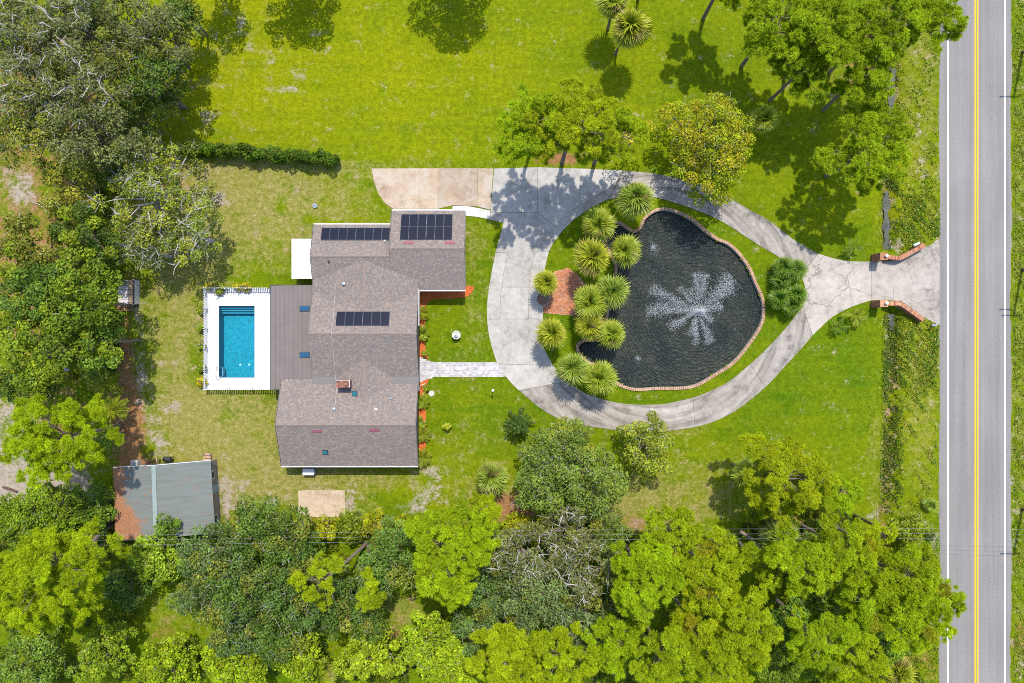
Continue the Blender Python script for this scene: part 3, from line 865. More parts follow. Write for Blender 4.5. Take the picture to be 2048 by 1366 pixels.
# fountain
fc = P(1393, 622)
fo = thing('pond_fountain', (fc[0], fc[1], -0.38), 'floating fountain throwing star-shaped jets over the pond', 'fountain')
mb = MB(); mb.lathe((fc[0], fc[1], -0.42), [(0.45, 0), (0.5, 0.08), (0.42, 0.16), (0.12, 0.2), (0.1, 0.3), (0.02, 0.31)], 16); mb.make('float', M['black'], fo)
OCT_V = np.array([(1, 0, 0), (-1, 0, 0), (0, 1, 0), (0, -1, 0), (0, 0, 1), (0, 0, -1)], dtype=float)
OCT_F = np.array([(0, 2, 4), (2, 1, 4), (1, 3, 4), (3, 0, 4), (2, 0, 5), (1, 2, 5), (3, 1, 5), (0, 3, 5)])
def drops(C, R, name, parent):
    n = len(C)
    V = (C[:, None, :] + OCT_V[None] * R[:, None, None]).reshape(-1, 3)
    F = (OCT_F[None] + (np.arange(n) * 6)[:, None, None]).reshape(-1, 3)
    return tag(np_build(name, V, F, M['spray'], parent), kind='stuff')
nr = np.random.default_rng(21)
JETS = [(1467, 552, 420, 15), (1412, 545, 200, 8), (1393, 543, 150, 7), (1358, 573, 90, 6), (1380, 575, 70, 6), (1300, 577, 300, 9), (1292, 622, 330, 10), (1338, 657, 210, 8), (1384, 672, 170, 7),
        (1392, 690, 110, 5), (1422, 688, 190, 7), (1427, 643, 100, 6), (1448, 611, 150, 8), (1468, 572, 170, 10), (1310, 605, 160, 9)]
for jx, jy, num, sp_ in JETS:
    num = int(num * 4.2); sp_ = sp_ * 1.5
    e = np.array(P(jx, jy)); s0 = np.array(fc)
    t = np.clip(nr.beta(2.3, 1.25, num), 0.12, 1.04)
    d = e - s0; ln = np.linalg.norm(d); pr = np.array([-d[1], d[0]]) / ln
    w = sp_ * S * (0.25 + 0.85 * t)
    xy = s0 + d * t[:, None] + pr * (nr.normal(0, 0.5, num) * w)[:, None]
    z = -0.36 + 4 * 0.22 * ln * t * (1 - t) * np.clip(nr.normal(0.75, 0.35, num), 0, 1.2)
    z = np.maximum(z, -0.355)
    drops(np.column_stack([xy, z]), nr.uniform(0.013, 0.036, num), 'jet', fo)
num = 3200
a = nr.uniform(0, 2 * math.pi, num); r = np.abs(nr.normal(0, 0.55, num))
C = np.column_stack([fc[0] + r * np.cos(a) * 1.5 + 0.25, fc[1] + r * np.sin(a) * 0.75, -0.3 + np.abs(nr.normal(0, 0.9, num)) * np.exp(-r)])
drops(C, nr.uniform(0.012, 0.036, num), 'plume', fo)
for px, py, rad, num, lab in ((1307, 495, 13, 420, 'small bubbling jet in the north of the pond'), (1277, 718, 9, 150, 'small bubbling jet in the south-west of the pond')):
    c = P(px, py)
    b = thing('pond_bubbler', (c[0], c[1], -0.38), lab, 'fountain', 'small bubbling jets in the pond')
    mb = MB(); mb.lathe((c[0], c[1], -0.44), [(0.16, 0), (0.18, 0.07), (0.1, 0.12), (0.03, 0.16)], 12); mb.make('float', M['black'], b)
    a = nr.uniform(0, 2 * math.pi, num); r = np.abs(nr.normal(0, 0.5, num)) * rad * S
    drops(np.column_stack([c[0] + r * np.cos(a) * 0.85, c[1] + r * np.sin(a), -0.36 + np.abs(nr.normal(0, 0.3, num)) * np.exp(-r * 2)]), nr.uniform(0.012, 0.034, num), 'spray', b)

# ------------------------------------------------------------------ the house
house = thing('house', G(-290, 0), 'long single-storey house with brown shingle gable roofs and a brick chimney', 'house')
EAVE = 2.9
class Slope:
    """A roof plane: eave line a->b (world xy), up-slope horizontal vector, run, heights."""
    def __init__(self, a, b, up, run, h0, h1):
        self.a = Vector((a[0], a[1], h0)); self.b = Vector((b[0], b[1], h0))
        self.up = Vector((up[0], up[1], 0)).normalized(); self.run = run; self.h0 = h0; self.h1 = h1
        self.u = (self.b - self.a).normalized(); self.len = (self.b - self.a).length
        self.t = (self.up * run + Vector((0, 0, h1 - h0))); self.sl = self.t.length; self.t.normalize()
        self.n = self.u.cross(self.t).normalized()
        if self.n.z < 0: self.n = -self.n
    def at(self, s, t, off=0.0):
        return self.a + self.u * s + self.t * t + self.n * off
    def h(self, x, y):
        d = Vector((x, y, 0)) - Vector((self.a.x, self.a.y, 0))
        s = d.dot(self.u); t = d.dot(self.up)
        if -0.02 <= s <= self.len + 0.02 and -0.02 <= t <= self.run + 0.02:
            return self.h0 + (self.h1 - self.h0) * t / self.run
        return -1
    def st(self, x, y):
        d = Vector((x, y, 0)) - Vector((self.a.x, self.a.y, 0))
        return d.dot(self.u), d.dot(self.up) / self.run * self.sl
SLOPES = []
PAL = np.array([(0.15, 0.118, 0.1), (0.125, 0.112, 0.108), (0.185, 0.142, 0.115), (0.105, 0.1, 0.105), (0.16, 0.115, 0.1), (0.2, 0.165, 0.14), (0.12, 0.098, 0.09)]) * np.array([1.09, 1.12, 1.1])
def shingles(sl, parent, seed):
    r = np.random.default_rng(seed)
    ex = 0.145; tw = 0.2
    nc = int(sl.sl / ex) + 1
    T = []; Sx = []; W = []
    for i in range(nc):
        x = -r.uniform(0, tw)
        m = int(sl.len / tw) + 3
        ws = r.uniform(0.14, 0.3, m); st = np.cumsum(ws) - ws[0] * r.uniform(0.2, 1)
        s0 = np.clip(np.concatenate([[0], st[:-1]]), 0, sl.len); s1 = np.clip(st, 0, sl.len)
        k = s1 - s0 > 0.03
        Sx.append(np.column_stack([s0[k], s1[k]])); T.append(np.full(k.sum(), i * ex))
    Sx = np.concatenate(Sx); T = np.concatenate(T); n = len(T)
    T1 = np.minimum(T + ex * 1.15, sl.sl)
    lift = r.uniform(0.009, 0.017, n)
    A = np.array(sl.a); U = np.array(sl.u); TT = np.array(sl.t); N = np.array(sl.n)
    def pt(s, t, o): return A + s[:, None] * U + t[:, None] * TT + o[:, None] * N
    z = np.zeros(n)
    g = 0.006
    V = np.stack([pt(Sx[:, 0] + g, T, lift), pt(Sx[:, 1] - g, T, lift), pt(Sx[:, 1] - g, T1, z + 0.006), pt(Sx[:, 0] + g, T1, z + 0.006), pt(Sx[:, 0] + g, T, z - 0.002), pt(Sx[:, 1] - g, T, z - 0.002)], 1)
    F = np.array([(0, 1, 2, 3), (4, 5, 1, 0)])[None] + (np.arange(n) * 6)[:, None, None]
    C = PAL[r.integers(0, len(PAL), n)] * r.uniform(0.88, 1.12, (n, 1))
    C = C * .6 + PAL.mean(0) * .4
    tag(np_build('shingles', V.reshape(-1, 3), F.reshape(-1, 4), M['shingle'], parent, np.repeat(C, 6, 0)), kind='stuff')

def gable(u0, u1, v0, v1, h0, h1, axis='u', seed=0, par=None, overhang=True, shing=True):
    """A gable roof over a rectangle in plan units; ridge along axis."""
    a = G(u0, v0); b = G(u1, v0); c = G(u1, v1); d = G(u0, v1)
    if axis == 'u':
        m0 = (a + d) / 2; m1 = (b + c) / 2; run = abs(v1 - v0) * S / 2
        s1 = Slope(a, b, (0, -1), run, h0, h1); s2 = Slope(d, c, (0, 1), run, h0, h1)
    else:
        m0 = (a + b) / 2; m1 = (d + c) / 2; run = abs(u1 - u0) * S / 2
        s1 = Slope(a, d, (1, 0), run, h0, h1); s2 = Slope(b, c, (-1, 0), run, h0, h1)
    V = [(*a.xy, h0), (*b.xy, h0), (*c.xy, h0), (*d.xy, h0), (*m0.xy, h1), (*m1.xy, h1)]
    if axis == 'u': F = [(0, 4, 5, 1), (3, 2, 5, 4), (0, 3, 4), (1, 5, 2), (0, 1, 2, 3)]
    else: F = [(0, 3, 5, 4), (1, 4, 5, 2), (0, 4, 1), (3, 2, 5), (0, 1, 2, 3)]
    V2 = [(x, y, z - 0.012) for x, y, z in V]
    rf = build('roof', V2, F, M['roof_under'], par)
    SLOPES.extend([s1, s2])
    if shing:
        shingles(s1, rf, seed); shingles(s2, rf, seed + 1)
        mb = MB(); dd = (m1 - m0).normalized()
        L = (m1 - m0).length; k = int(L / 0.28)
        # cap pieces along the ridge
        cv = []; 
        side = Vector((-dd.y, dd.x, 0))
        sl = (h1 - h0) / run
        for i in range(k):
            p = m0 + dd * (L * i / k); q = m0 + dd * (L * (i + 1.15) / k)
            w = 0.16
            mb.add([(p.x + side.x * w, p.y + side.y * w, h1 - sl * w + 0.045), (p.x, p.y, h1 + 0.05), (p.x - side.x * w, p.y - side.y * w, h1 - sl * w + 0.045),
                    (q.x + side.x * w, q.y + side.y * w, h1 - sl * w + 0.028), (q.x, q.y, h1 + 0.033), (q.x - side.x * w, q.y - side.y * w, h1 - sl * w + 0.028)],
                   [(1, 0, 3, 4), (2, 1, 4, 5)])
        tag(mb.make('ridge_cap', simple('ridge_cap_%d' % seed, (0.17, 0.135, 0.115), 0.95, 0.1, var=0.25, scale=4), rf))
    return s1, s2, rf

A1, A2, rfA = gable(-232, -90, -253, -99.5, EAVE, 4.6, 'u', 10, house)
B1, B2, rfB = gable(-383, -226, -226, -98, EAVE, 4.25, 'u', 20, house)
K1a, K1b, rfK1 = gable(-383, -181, -162, -44, 3.3, 4.1, 'v', 30, house)
C1, C2, rfC = gable(-383, -180, -108, 78, EAVE, 5.05, 'u', 40, house)
K2a, K2b, rfK2 = gable(-345, -222, 30, 126, 2.95, 3.95, 'v', 50, house)
D1, D2, rfD = gable(-445, -181.5, 73, 240.3, EAVE, 5.05, 'u', 60, house)
def roof_h(x, y):
    return max([s.h(x, y) for s in SLOPES] + [2.75])
def on_roof(px, py, off=0.0):
    h = 4.0
    for _ in range(8):
        x, y = P(px, py, h); h = roof_h(x, y) + off
    return Vector((x, y, h))
# grey valley membrane between the two south gables
mb = MB(); a = G(-384, 58); b = G(-179.5, 94); mb.box(a.x, b.x, b.y, a.y, 2.86, 3.14); mb.make('valley_membrane', M['flashing'], house)
# walls set in under the eaves
def wall(u0, u1, v0, v1, z1, ins=7):
    mb = MB(); a = G(u0 + ins, v0 + ins); b = G(u1 - ins, v1 - ins); mb.box(a.x, b.x, b.y, a.y, -0.1, z1); return mb.make('wall', M['wall'], house)
wall(-232, -90, -253, -99.5, 2.88); wall(-383, -229, -226, -100, 2.87); wall(-383, -180, -108, 70, 2.89); wall(-445, -181.5, 73, 240.3, 2.885)
# gable end triangles are part of the roofs; windows and doors along the walls
def opening(u, v, w, z0, z1, axis, name, mat):
    p = G(u, v); t = 0.05
    f = MB()
    if axis == 'u': f.box(p.x - w / 2 - .06, p.x + w / 2 + .06, p.y - t, p.y + t, z0 - .06, z1 + .06)
    else: f.box(p.x - t, p.x + t, p.y - w / 2 - .06, p.y + w / 2 + .06, z0 - .06, z1 + .06)
    fr = f.make(name, M['white'], house)
    g = MB(); t += 0.012
    if axis == 'u': g.box(p.x - w / 2, p.x + w / 2, p.y - t, p.y + t, z0, z1)
    else: g.box(p.x - t, p.x + t, p.y - w / 2, p.y + w / 2, z0, z1)
    g.make('pane' if name == 'window' else 'door_leaf', M[mat], fr)
for u in (-420, -370, -300, -230): opening(u, 233.3, 1.4, 0.9, 2.1, 'u', 'window', 'blue_glass')
for v in (-60, -20, 130, 190): opening(-188, v, 1.5, 0.8, 2.1, 'v', 'window', 'blue_glass')
opening(-188, 42, 1.0, 0.05, 2.1, 'v', 'door', 'dark_frame')
opening(-97, -175, 1.2, 0.9, 2.1, 'v', 'window', 'blue_glass')
for v in (110, 160, 205): opening(-438, v, 1.3, 0.9, 2.1, 'v', 'window', 'blue_glass')
for u in (-200, -140): opening(u, -246, 2.6, 0.05, 2.2, 'u', 'garage_door', 'white')
# gutters and fascias
def gutter(u0, u1, v, z=EAVE, out=1):
    a = G(u0, v); b = G(u1, v); mb = MB()
    y0 = a.y; y1 = a.y - out * 0.13
    mb.box(a.x, b.x, y0, y1, z - 0.13, z + 0.005)
    return mb.make('gutter', M['white'], house)
gutter(-232, -90, -253.2, out=-1); gutter(-383, -232.5, -226.2, out=-1); gutter(-445, -181.5, 240.5); gutter(-178, -90, -99.3)
def rake(u, v0, v1, h0, h1, side=1):
    """white trim along a gable's sloping edges"""
    vm = (v0 + v1) / 2; mb = MB()
    for a, b in ((v0, vm), (v1, vm)):
        p = G(u + side * 0.9, a, h0 - 0.04); q = G(u + side * 0.9, b, h1 - 0.04); mb.beam(p, q, 0.04, 0.14)
    mb.make('rake_board', M['flashing'], house)
rake(-90, -253, -99.5, EAVE, 4.6); rake(-383, -226, -98, EAVE, 4.25, -1); rake(-445, 73, 240.3, EAVE, 5.05, -1); rake(-181.5, 73, 240.3, EAVE, 5.05); rake(-232, -253, -99.5, EAVE, 4.6, -1)
mb = MB(); a = G(-180.6, -100); b = G(-179.4, -30); mb.box(a.x, b.x + .05, b.y, a.y, 3.0, 3.12); mb.make('gutter', M['white'], house)

# chimney
cp = on_roof(685, 775, 0)
ch = MB(); cx, cy = P(685.5, 768, 4.9)
ch.box(cx - 0.72, cx + 0.72, cy - 0.38, cy + 0.38, 2.6, 4.85)
chim = ch.make('chimney', M['mortar'], house)
bx = []; bc = []
r_ = np.random.default_rng(31)
for ci in range(22):
    z0 = 3.0 + ci * 0.085
    for side in range(4):
        Lw = 1.44 if side % 2 == 0 else 0.76
        k = int(Lw / 0.22)
        for j in range(k):
            s = -Lw / 2 + (j + 0.5) * Lw / k
            if side == 0: q = (cx + s, cy - 0.385, Lw / k / 2 - .008, 0.02)
            elif side == 2: q = (cx + s, cy + 0.385, Lw / k / 2 - .008, 0.02)
            elif side == 1: q = (cx + 0.725, cy + s, 0.02, Lw / k / 2 - .008)
            else: q = (cx - 0.725, cy + s, 0.02, Lw / k / 2 - .008)
            bx.append((q[0], q[1], q[2], q[3], 0, z0, z0 + 0.072)); bc.append(np.array([(0.2, 0.085, 0.06), (0.15, 0.06, 0.045), (0.24, 0.12, 0.085)][r_.integers(3)]) * r_.uniform(.8, 1.2))
for i in range(7):
    for j in range(3):
        bx.append((cx - 0.66 + i * 0.22, cy - 0.28 + j * 0.28, 0.1, 0.13, 0, 4.8, 4.93)); bc.append(np.array((0.19, 0.085, 0.06)) * r_.uniform(.5, 1.35))
V, F, C = piece_mesh(bx, bc)
tag(np_build('bricks', V, F, M['pieces'], chim, C), kind='stuff')
mb = MB(); mb.box(cx - 0.78, cx + 0.8, cy + 0.385, cy + 0.43, 4.7, 4.9); mb.box(cx + 0.75, cx + 0.8, cy - 0.4, cy + 0.385, 4.7, 4.9); mb.make('cap_flashing', M['white'], chim)

# conduit and roof vents
def conduit(pts):
    mb = MB(); mb.tube([on_roof(x, y, 0.045) for x, y in pts], 0.022, 5); return mb.make('conduit', M['poly'], house)
conduit([(689, 568), (671, 568), (669, 600), (666.5, 640), (663.5, 660), (663, 667), (664, 675), (668, 720), (671, 752), (672.5, 768), (673, 780), (671.5, 800), (669, 818)])
def vent(px, py, r, h, mat, name='roof_vent'):
    p = on_roof(px, py); mb = MB(); mb.lathe((p.x, p.y, p.z - 0.1), [(r, 0), (r, h + 0.02), (r * 1.5, h + 0.03), (r * 1.5, h + 0.1), (0.02, h + 0.14)], 10); mb.make(name, M[mat], house)
vent(688, 568, 0.13, 0.3, 'steel'); vent(669, 818, 0.12, 0.3, 'steel'); vent(770, 482, 0.07, 0.25, 'white'); vent(658, 523, 0.07, 0.25, 'black'); vent(585, 864, 0.06, 0.22, 'greybox'); vent(783, 797, 0.07, 0.25, 'greybox')
p = on_roof(752, 818); mb = MB(); mb.box(p.x - .17, p.x + .17, p.y - .13, p.y + .13, p.z - .1, p.z + .14); mb.make('roof_vent', M['white'], house)
def slope_box(sl, px, py, w, l, th, mat, name, parent, rim=None, off=0.03):
    p = on_roof(px, py); s, t = sl.st(p.x, p.y)
    def bx(w, l, o0, o1):
        V = [sl.at(s + i * w / 2, t + j * l / 2, o) for o in (o0, o1) for i, j in ((-1, -1), (1, -1), (1, 1), (-1, 1))]
        return V
    fl = Vector(sl.u).cross(sl.t).dot(sl.n) < 0
    def mk(V, name, m, par):
        F = [f[::-1] for f in BOXF] if fl else BOXF
        return build(name, V, F, m, par)
    if rim:
        fr = mk(bx(w, l, -0.02, off + th), name, M[rim], parent)
        return mk(bx(w - 0.14, l - 0.14, off + th - 0.01, off + th + 0.02), 'pane', M[mat], fr)
    return mk(bx(w, l, -0.02, off + th), name, M[mat], parent)
for sl, x, y in ((D2, 634.5, 862), (D2, 748.5, 860), (A1, 817, 485.5), (A1, 900, 485.5)):
    slope_box(sl, x, y, 1.15, 0.32, 0.06, 'pink_vent', 'ridge_vent', house)
slope_box(K2a, 710, 787, 0.62, 0.62, 0.1, 'teal_glass', 'skylight', house, 'dark_frame')
slope_box(D2, 651, 904, 0.62, 0.56, 0.1, 'teal_glass', 'skylight', house, 'dark_frame')

# solar arrays: every panel its own part
def array(sl, u0, u1, v0, v1, nx, ny, label):
    base = G((u0 + u1) / 2, (v0 + v1) / 2, 3.0)
    t = thing('solar_array', base, label, 'solar panels', 'roof solar arrays')
    a = G(u0, v0); b = G(u1, v1)
    s0, t0 = sl.st(a.x, a.y); s1, t1 = sl.st(b.x, b.y)
    if s0 > s1: s0, s1 = s1, s0
    if t0 > t1: t0, t1 = t1, t0
    fl = Vector(sl.u).cross(sl.t).dot(sl.n) < 0
    F = [f[::-1] for f in BOXF] if fl else BOXF
    for i in range(nx):
        for j in range(ny):
            w = (s1 - s0) / nx; l = (t1 - t0) / ny
            S0 = s0 + i * w + 0.012; S1 = s0 + (i + 1) * w - 0.012; T0 = t0 + j * l + 0.012; T1 = t0 + (j + 1) * l - 0.012
            bx = lambda g, o0, o1: [sl.at(x, y, o) for o in (o0, o1) for x, y in ((S0 + g, T0 + g), (S1 - g, T0 + g), (S1 - g, T1 - g), (S0 + g, T1 - g))]
            fr = build('solar_panel', bx(0, 0.08, 0.118), F, M['solar_frame'], t)
            build('glass', bx(0.022, 0.1, 0.122), F, M['solar'], fr)
    mb = MB()
    for k in (0.25, 0.75):
        for j in range(ny):
            y = t0 + (j + k) * (t1 - t0) / ny
            mb.beam(sl.at(s0, y, 0.06), sl.at(s1, y, 0.06), 0.04, 0.04)
    for x in (s0 + .1, (s0 + s1) / 2, s1 - .1):
        for j in range(ny):
            mb.beam(sl.at(x, t0 + (j + .5) * (t1 - t0) / ny - .4, 0.03), sl.at(x, t0 + (j + .5) * (t1 - t0) / ny + .4, 0.03), 0.05, 0.05)
    mb.make('rail', M['steel'], t)
array(B1, -366, -233, -218.5, -193.5, 8, 1, 'row of eight dark solar panels on the north slope by the white awning')
array(A1, -213, -114, -244.5, -193, 6, 2, 'two rows of six dark solar panels on the garage roof')
array(C1, -333, -232, -56.5, -29.5, 6, 1, 'single row of six dark solar panels in the middle of the main roof')

# patio roof of metal panels
pr = thing('patio_roof', G(-425, -8), 'flat brown metal patio roof between the house and the pool', 'patio roof')
u0, u1, v0, v1 = -467, -379, -108.5, 92.5
NP = 10
for i in range(NP):
    ua = u0 + (u1 - u0) * i / NP; ub = u0 + (u1 - u0) * (i + 1) / NP
    za = 2.62 + 0.22 * i / NP; zb = 2.62 + 0.22 * (i + 1) / NP
    a = G(ua + 0.12, v0); b = G(ub - 0.12, v1)
    V = [(a.x, b.y, za - .07), (b.x, b.y, zb - .07), (b.x, a.y, zb - .07), (a.x, a.y, za - .07), (a.x, b.y, za), (b.x, b.y, zb), (b.x, a.y, zb), (a.x, a.y, za)]
    build('roof_panel', V, BOXF, M['metal_roof'], pr)
mb = MB(); a = G(u0 - 0.6, v0 - 1.2); b = G(u1, v1 + 1.2)
mb.box(a.x - .05, a.x + .03, b.y, a.y, 2.5, 2.645); mb.box(a.x + .035, b.x, a.y - .06, a.y, 2.52, 2.7); mb.box(a.x + .035, b.x, b.y, b.y + .06, 2.52, 2.7)
mb.make('edge_trim', M['dark_frame'], pr)
for v in (-100, -35, 25, 86):
    p = G(-464, v); mb = MB(); mb.box(p.x - .05, p.x + .05, p.y - .05, p.y + .05, 0.13, 2.56); mb.make('post', M['white'], pr)
for px, py in ((609.5, 617), (609.5, 709.5)):
    p = P3(px, py, 2.82); mb = MB(); mb.box(p.x - .6, p.x + .6, p.y - .32, p.y + .32, 2.74, 2.90); f = mb.make('skylight', M['dark_frame'], pr)
    mb = MB(); mb.box(p.x - .54, p.x + .56, p.y - .25, p.y + .25, 2.895, 2.925); mb.make('pane', M['blue_glass'], f)
# white awning
aw = thing('white_awning', G(-405, -160), 'flat white awning on posts beside the west gable', 'awning')
mb = MB(); a = G(-427, -199); b = G(-378, -121.5); mb.box(a.x, b.x, b.y, a.y, 2.55, 2.63); sheet = mb.make('roof_sheet', M['white'], aw)
for i in range(6):
    x = a.x + .2 + i * (b.x - a.x - .4) / 5; mb = MB(); mb.box(x - .02, x + .02, b.y + .03, a.y - .03, 2.625, 2.638); mb.make('seam', M['white'], sheet)
for u in (-425, -386):
    for v in (-197, -124):
        p = G(u, v); mb = MB(); mb.box(p.x - .04, p.x + .04, p.y - .04, p.y + .04, 0, 2.55); mb.make('post', M['white'], aw)

# ------------------------------------------------------------------ pool
dk = thing('pool_deck', P3(475, 681), 'bright white pool deck round the rectangular pool', 'pool deck'); dk['kind'] = 'structure'
Dz = 0.14
x0, y1 = P(411, 578); x1, y0 = P(546, 778)
px0, py1 = P(POOL[0], POOL[2]); px1, py0 = P(POOL[1], POOL[3])
for k, (xa, xb, ya, yb) in enumerate(((x0, px0 - .32, y0, y1), (px1 + .32, x1 + 4.5, y0, y1), (px0 - .32, px1 + .32, py1 + .32, y1), (px0 - .32, px1 + .32, y0, py0 - .32))):
    mb = MB(); mb.box(xa + .004, xb - .004, ya + .004, yb - .004, -0.3, Dz); mb.make('deck_slab', M['deck'], dk)
for xa, xb, ya, yb in ((px0 - .32, px0, py0 - .32, py1 + .32), (px1, px1 + .32, py0 - .32, py1 + .32), (px0, px1, py1, py1 + .32), (px0, px1, py0 - .32, py0)):
    mb = MB(); mb.box(xa + .003, xb - .003, ya + .003, yb - .003, -0.3, Dz + .02); mb.make('coping', M['deck'], dk)
pool = thing('swimming_pool', P3(475, 683), 'rectangular turquoise swimming pool with steps at its north end', 'swimming pool')
mb = MB(); fz = -1.35
V = [(px0, py0, fz), (px1, py0, fz), (px1, py1, fz), (px0, py1, fz), (px0, py0, Dz), (px1, py0, Dz), (px1, py1, Dz), (px0, py1, Dz)]
build('basin', V, [(0, 1, 2, 3), (0, 4, 5, 1), (1, 5, 6, 2), (2, 6, 7, 3), (3, 7, 4, 0)], [M['pool_tile'], M['pool_wall']], pool, mi=[0, 1, 1, 1, 1])
for i in range(3):
    mb = MB(); mb.box(px0 + .01, px1 - .01, py1 - .3 * (i + 1), py1 - .3 * i - .005, fz + .01, -0.28 - 0.28 * i); st = mb.make('step', simple('pool_step_%d' % i, (0.05, 0.25, 0.33), 0.7, 0.2, var=0.05), pool)
    mb = MB(); mb.box(px0 + .02, px1 - .02, py1 - .3 * (i + 1) - .012, py1 - .3 * (i + 1) + .05, -0.38 - 0.28 * i, -0.275 - 0.28 * i); mb.make('step_edge', M['pool_wall'], st)
build('water', [(px0, py0, 0.03), (px1, py0, 0.03), (px1, py1, 0.03), (px0, py1, 0.03)], [(0, 1, 2, 3)], M['pool_water'], pool)
for lx, ly in ((472, 730), (490, 730)):
    p = P(lx, ly); mb = MB(); mb.lathe((p[0], p[1], fz), [(.14, 0), (.14, .03), (.02, .04)], 12); mb.make('drain', M['white'], pool)
lad = thing('pool_ladder', P3(443, 745, Dz), 'steel grab-rail ladder in the south-west corner of the pool', 'ladder')
for yy in (734, 753):
    q = P(441.5, yy); mb = MB(); mb.tube([(q[0] - .45, q[1], Dz - .05), (q[0] - .42, q[1], .75), (q[0] - .1, q[1], .9), (q[0] + .12, q[1], .7), (q[0] + .13, q[1], -.9)], .03, 6); mb.make('rail', M['steel'], lad)
for k in range(3):
    a = P(443.4, 735); b = P(443.4, 752); mb = MB(); mb.box(a[0] - .06, a[0] + .06, b[1], a[1], -.25 - .25 * k, -.22 - .25 * k); mb.make('rung', M['steel'], lad)

# picket fence: each picket a part
fe = thing('pool_fence', P3(412, 683), 'white picket fence on three sides of the pool deck', 'fence')
pk = MB(); pk.box(-.06, .06, -.014, .014, 0.05, 1.3); po = pk.make('picket_shape', M['white']); pdat = po.data; bpy.data.objects.remove(po); pdat.name = 'picket'
fo_ = ORG[fe.name]
def fence_run(a, b, every):
    a = Vector(a); b = Vector(b); d = b - a; L = d.length; k = int(L / every); ang = math.atan2(d.y, d.x)
    for i in range(k + 1):
        p = a.lerp(b, i / k); o = link('picket', pdat, fe, (p.x - fo_.x, p.y - fo_.y, 0)); o.rotation_euler.z = ang
    nrm = Vector((-d.y, d.x)).normalized() * 0.03
    for z in (0.22, 1.05):
        mb = MB(); mb.beam((a.x + nrm.x, a.y + nrm.y, z), (b.x + nrm.x, b.y + nrm.y, z), .035, .07); mb.make('rail', M['white'], fe)
    m = max(1, int(L / 2.3))
    for i in range(m + 1):
        p = a.lerp(b, i / m); mb = MB(); mb.box(p.x + nrm.x * 2.4 - .05, p.x + nrm.x * 2.4 + .05, p.y + nrm.y * 2.4 - .05, p.y + nrm.y * 2.4 + .05, 0, 1.33); mb.make('post', M['white'], fe)
fence_run(P(541, 577), P(416, 577), .27); fence_run(P(416, 577), P(416, 778), .27); fence_run(P(416, 778), P(555, 778), .27)

# ------------------------------------------------------------------ shed in the south-west
sh = thing('storage_shed', G(-680, 308), 'grey-green gabled shed with rust-coloured pine straw on its roof', 'shed')
NW, NE, SE, SW, RN, RS = G(-774, 244.5, 2.5), G(-585, 231, 2.5), G(-576, 370.6, 2.5), G(-770, 385, 2.5), G(-686, 237.5, 3.6), G(-681.5, 378.5, 3.6)
def roof_grid(a, b, c, d, n, m, name):
    V = []; C = []
    for i in range(n + 1):
        for j in range(m + 1):
            p = a.lerp(b, i / n).lerp(d.lerp(c, i / n), j / m); V.append(p)
            q = ((p.x / S) , (-p.y / S))
            e = 1.0 * math.exp(-(((q[0] + 755) / 38) ** 2 + ((q[1] - 365) / 42) ** 2) ** 1.6) + 0.75 * math.exp(-((q[0] + 772) / 22) ** 2) + 0.26
            C.append((e * (1 if q[0] < -690 else 0.75), 0, 0))
    F = [(i * (m + 1) + j, (i + 1) * (m + 1) + j, (i + 1) * (m + 1) + j + 1, i * (m + 1) + j + 1) for i in range(n) for j in range(m)]
    if (V[F[0][1]] - V[F[0][0]]).cross(V[F[0][2]] - V[F[0][0]]).z < 0: F = [f[::-1] for f in F]
    V = np.array([tuple(v) for v in V])
    o = np_build(name, V, F, M['shed_roof'], sh, np.array(C)); return o
roof_grid(NW, RN, RS, SW, 16, 24, 'roof_slope'); roof_grid(RN, NE, SE, RS, 16, 24, 'roof_slope')
mb = MB(); mb.beam(RN + Vector((0, .02, .02)), RS + Vector((0, -.02, .02)), .5, .03); mb.make('ridge_cap', simple('shed_ridge', (0.18, 0.22, 0.21), .9, .1), sh)
mb = MB(); mb.beam(NW + Vector((0, .03, -.05)), RN + Vector((0, .03, -.05)), .05, .12); mb.beam(RN + Vector((0, .03, -.05)), NE + Vector((0, .03, -.05)), .05, .12); mb.make('fascia', M['white'], sh)
cen = (NW + NE + SE + SW) / 4
ins = lambda p: cen.lerp(Vector((p.x, p.y, cen.z)), 0.945)
q = [ins(p) for p in (NW, NE, SE, SW)]
mb = MB(); mb.prism([(p.x, p.y) for p in q], -0.05, 2.47)
mb.add([(q[0].x, q[0].y, 2.44), (q[1].x, q[1].y, 2.44), ((q[0].x + q[1].x) / 2, (q[0].y + q[1].y) / 2, 3.5)], [(0, 2, 1)])
mb.make('wall', M['shed_wall'], sh)
ed = (q[2] - q[1]); en = Vector((-ed.y, ed.x, 0)).normalized()
if en.x < 0: en = -en
for t, w, z0, z1, nm in ((.2, 1.0, 1.1, 1.9, 'window'), (.86, 1.0, 1.0, 1.9, 'window'), (.42, 1.0, .05, 2.0, 'door')):
    p = q[1].lerp(q[2], t); d = ed.normalized()
    mb = MB(); mb.beam((p.x - d.x * w / 2 + en.x * .02, p.y - d.y * w / 2 + en.y * .02, (z0 + z1) / 2), (p.x + d.x * w / 2 + en.x * .02, p.y + d.y * w / 2 + en.y * .02, (z0 + z1) / 2), .06, z1 - z0)
    f = mb.make(nm, M['white'] if nm == 'window' else M['greybox'], sh)
    if nm == 'window':
        mb = MB(); w -= .2; mb.beam((p.x - d.x * w / 2 + en.x * .03, p.y - d.y * w / 2 + en.y * .03, (z0 + z1) / 2), (p.x + d.x * w / 2 + en.x * .03, p.y + d.y * w / 2 + en.y * .03, (z0 + z1) / 2), .06, z1 - z0 - .2); mb.make('pane', M['black'], f)
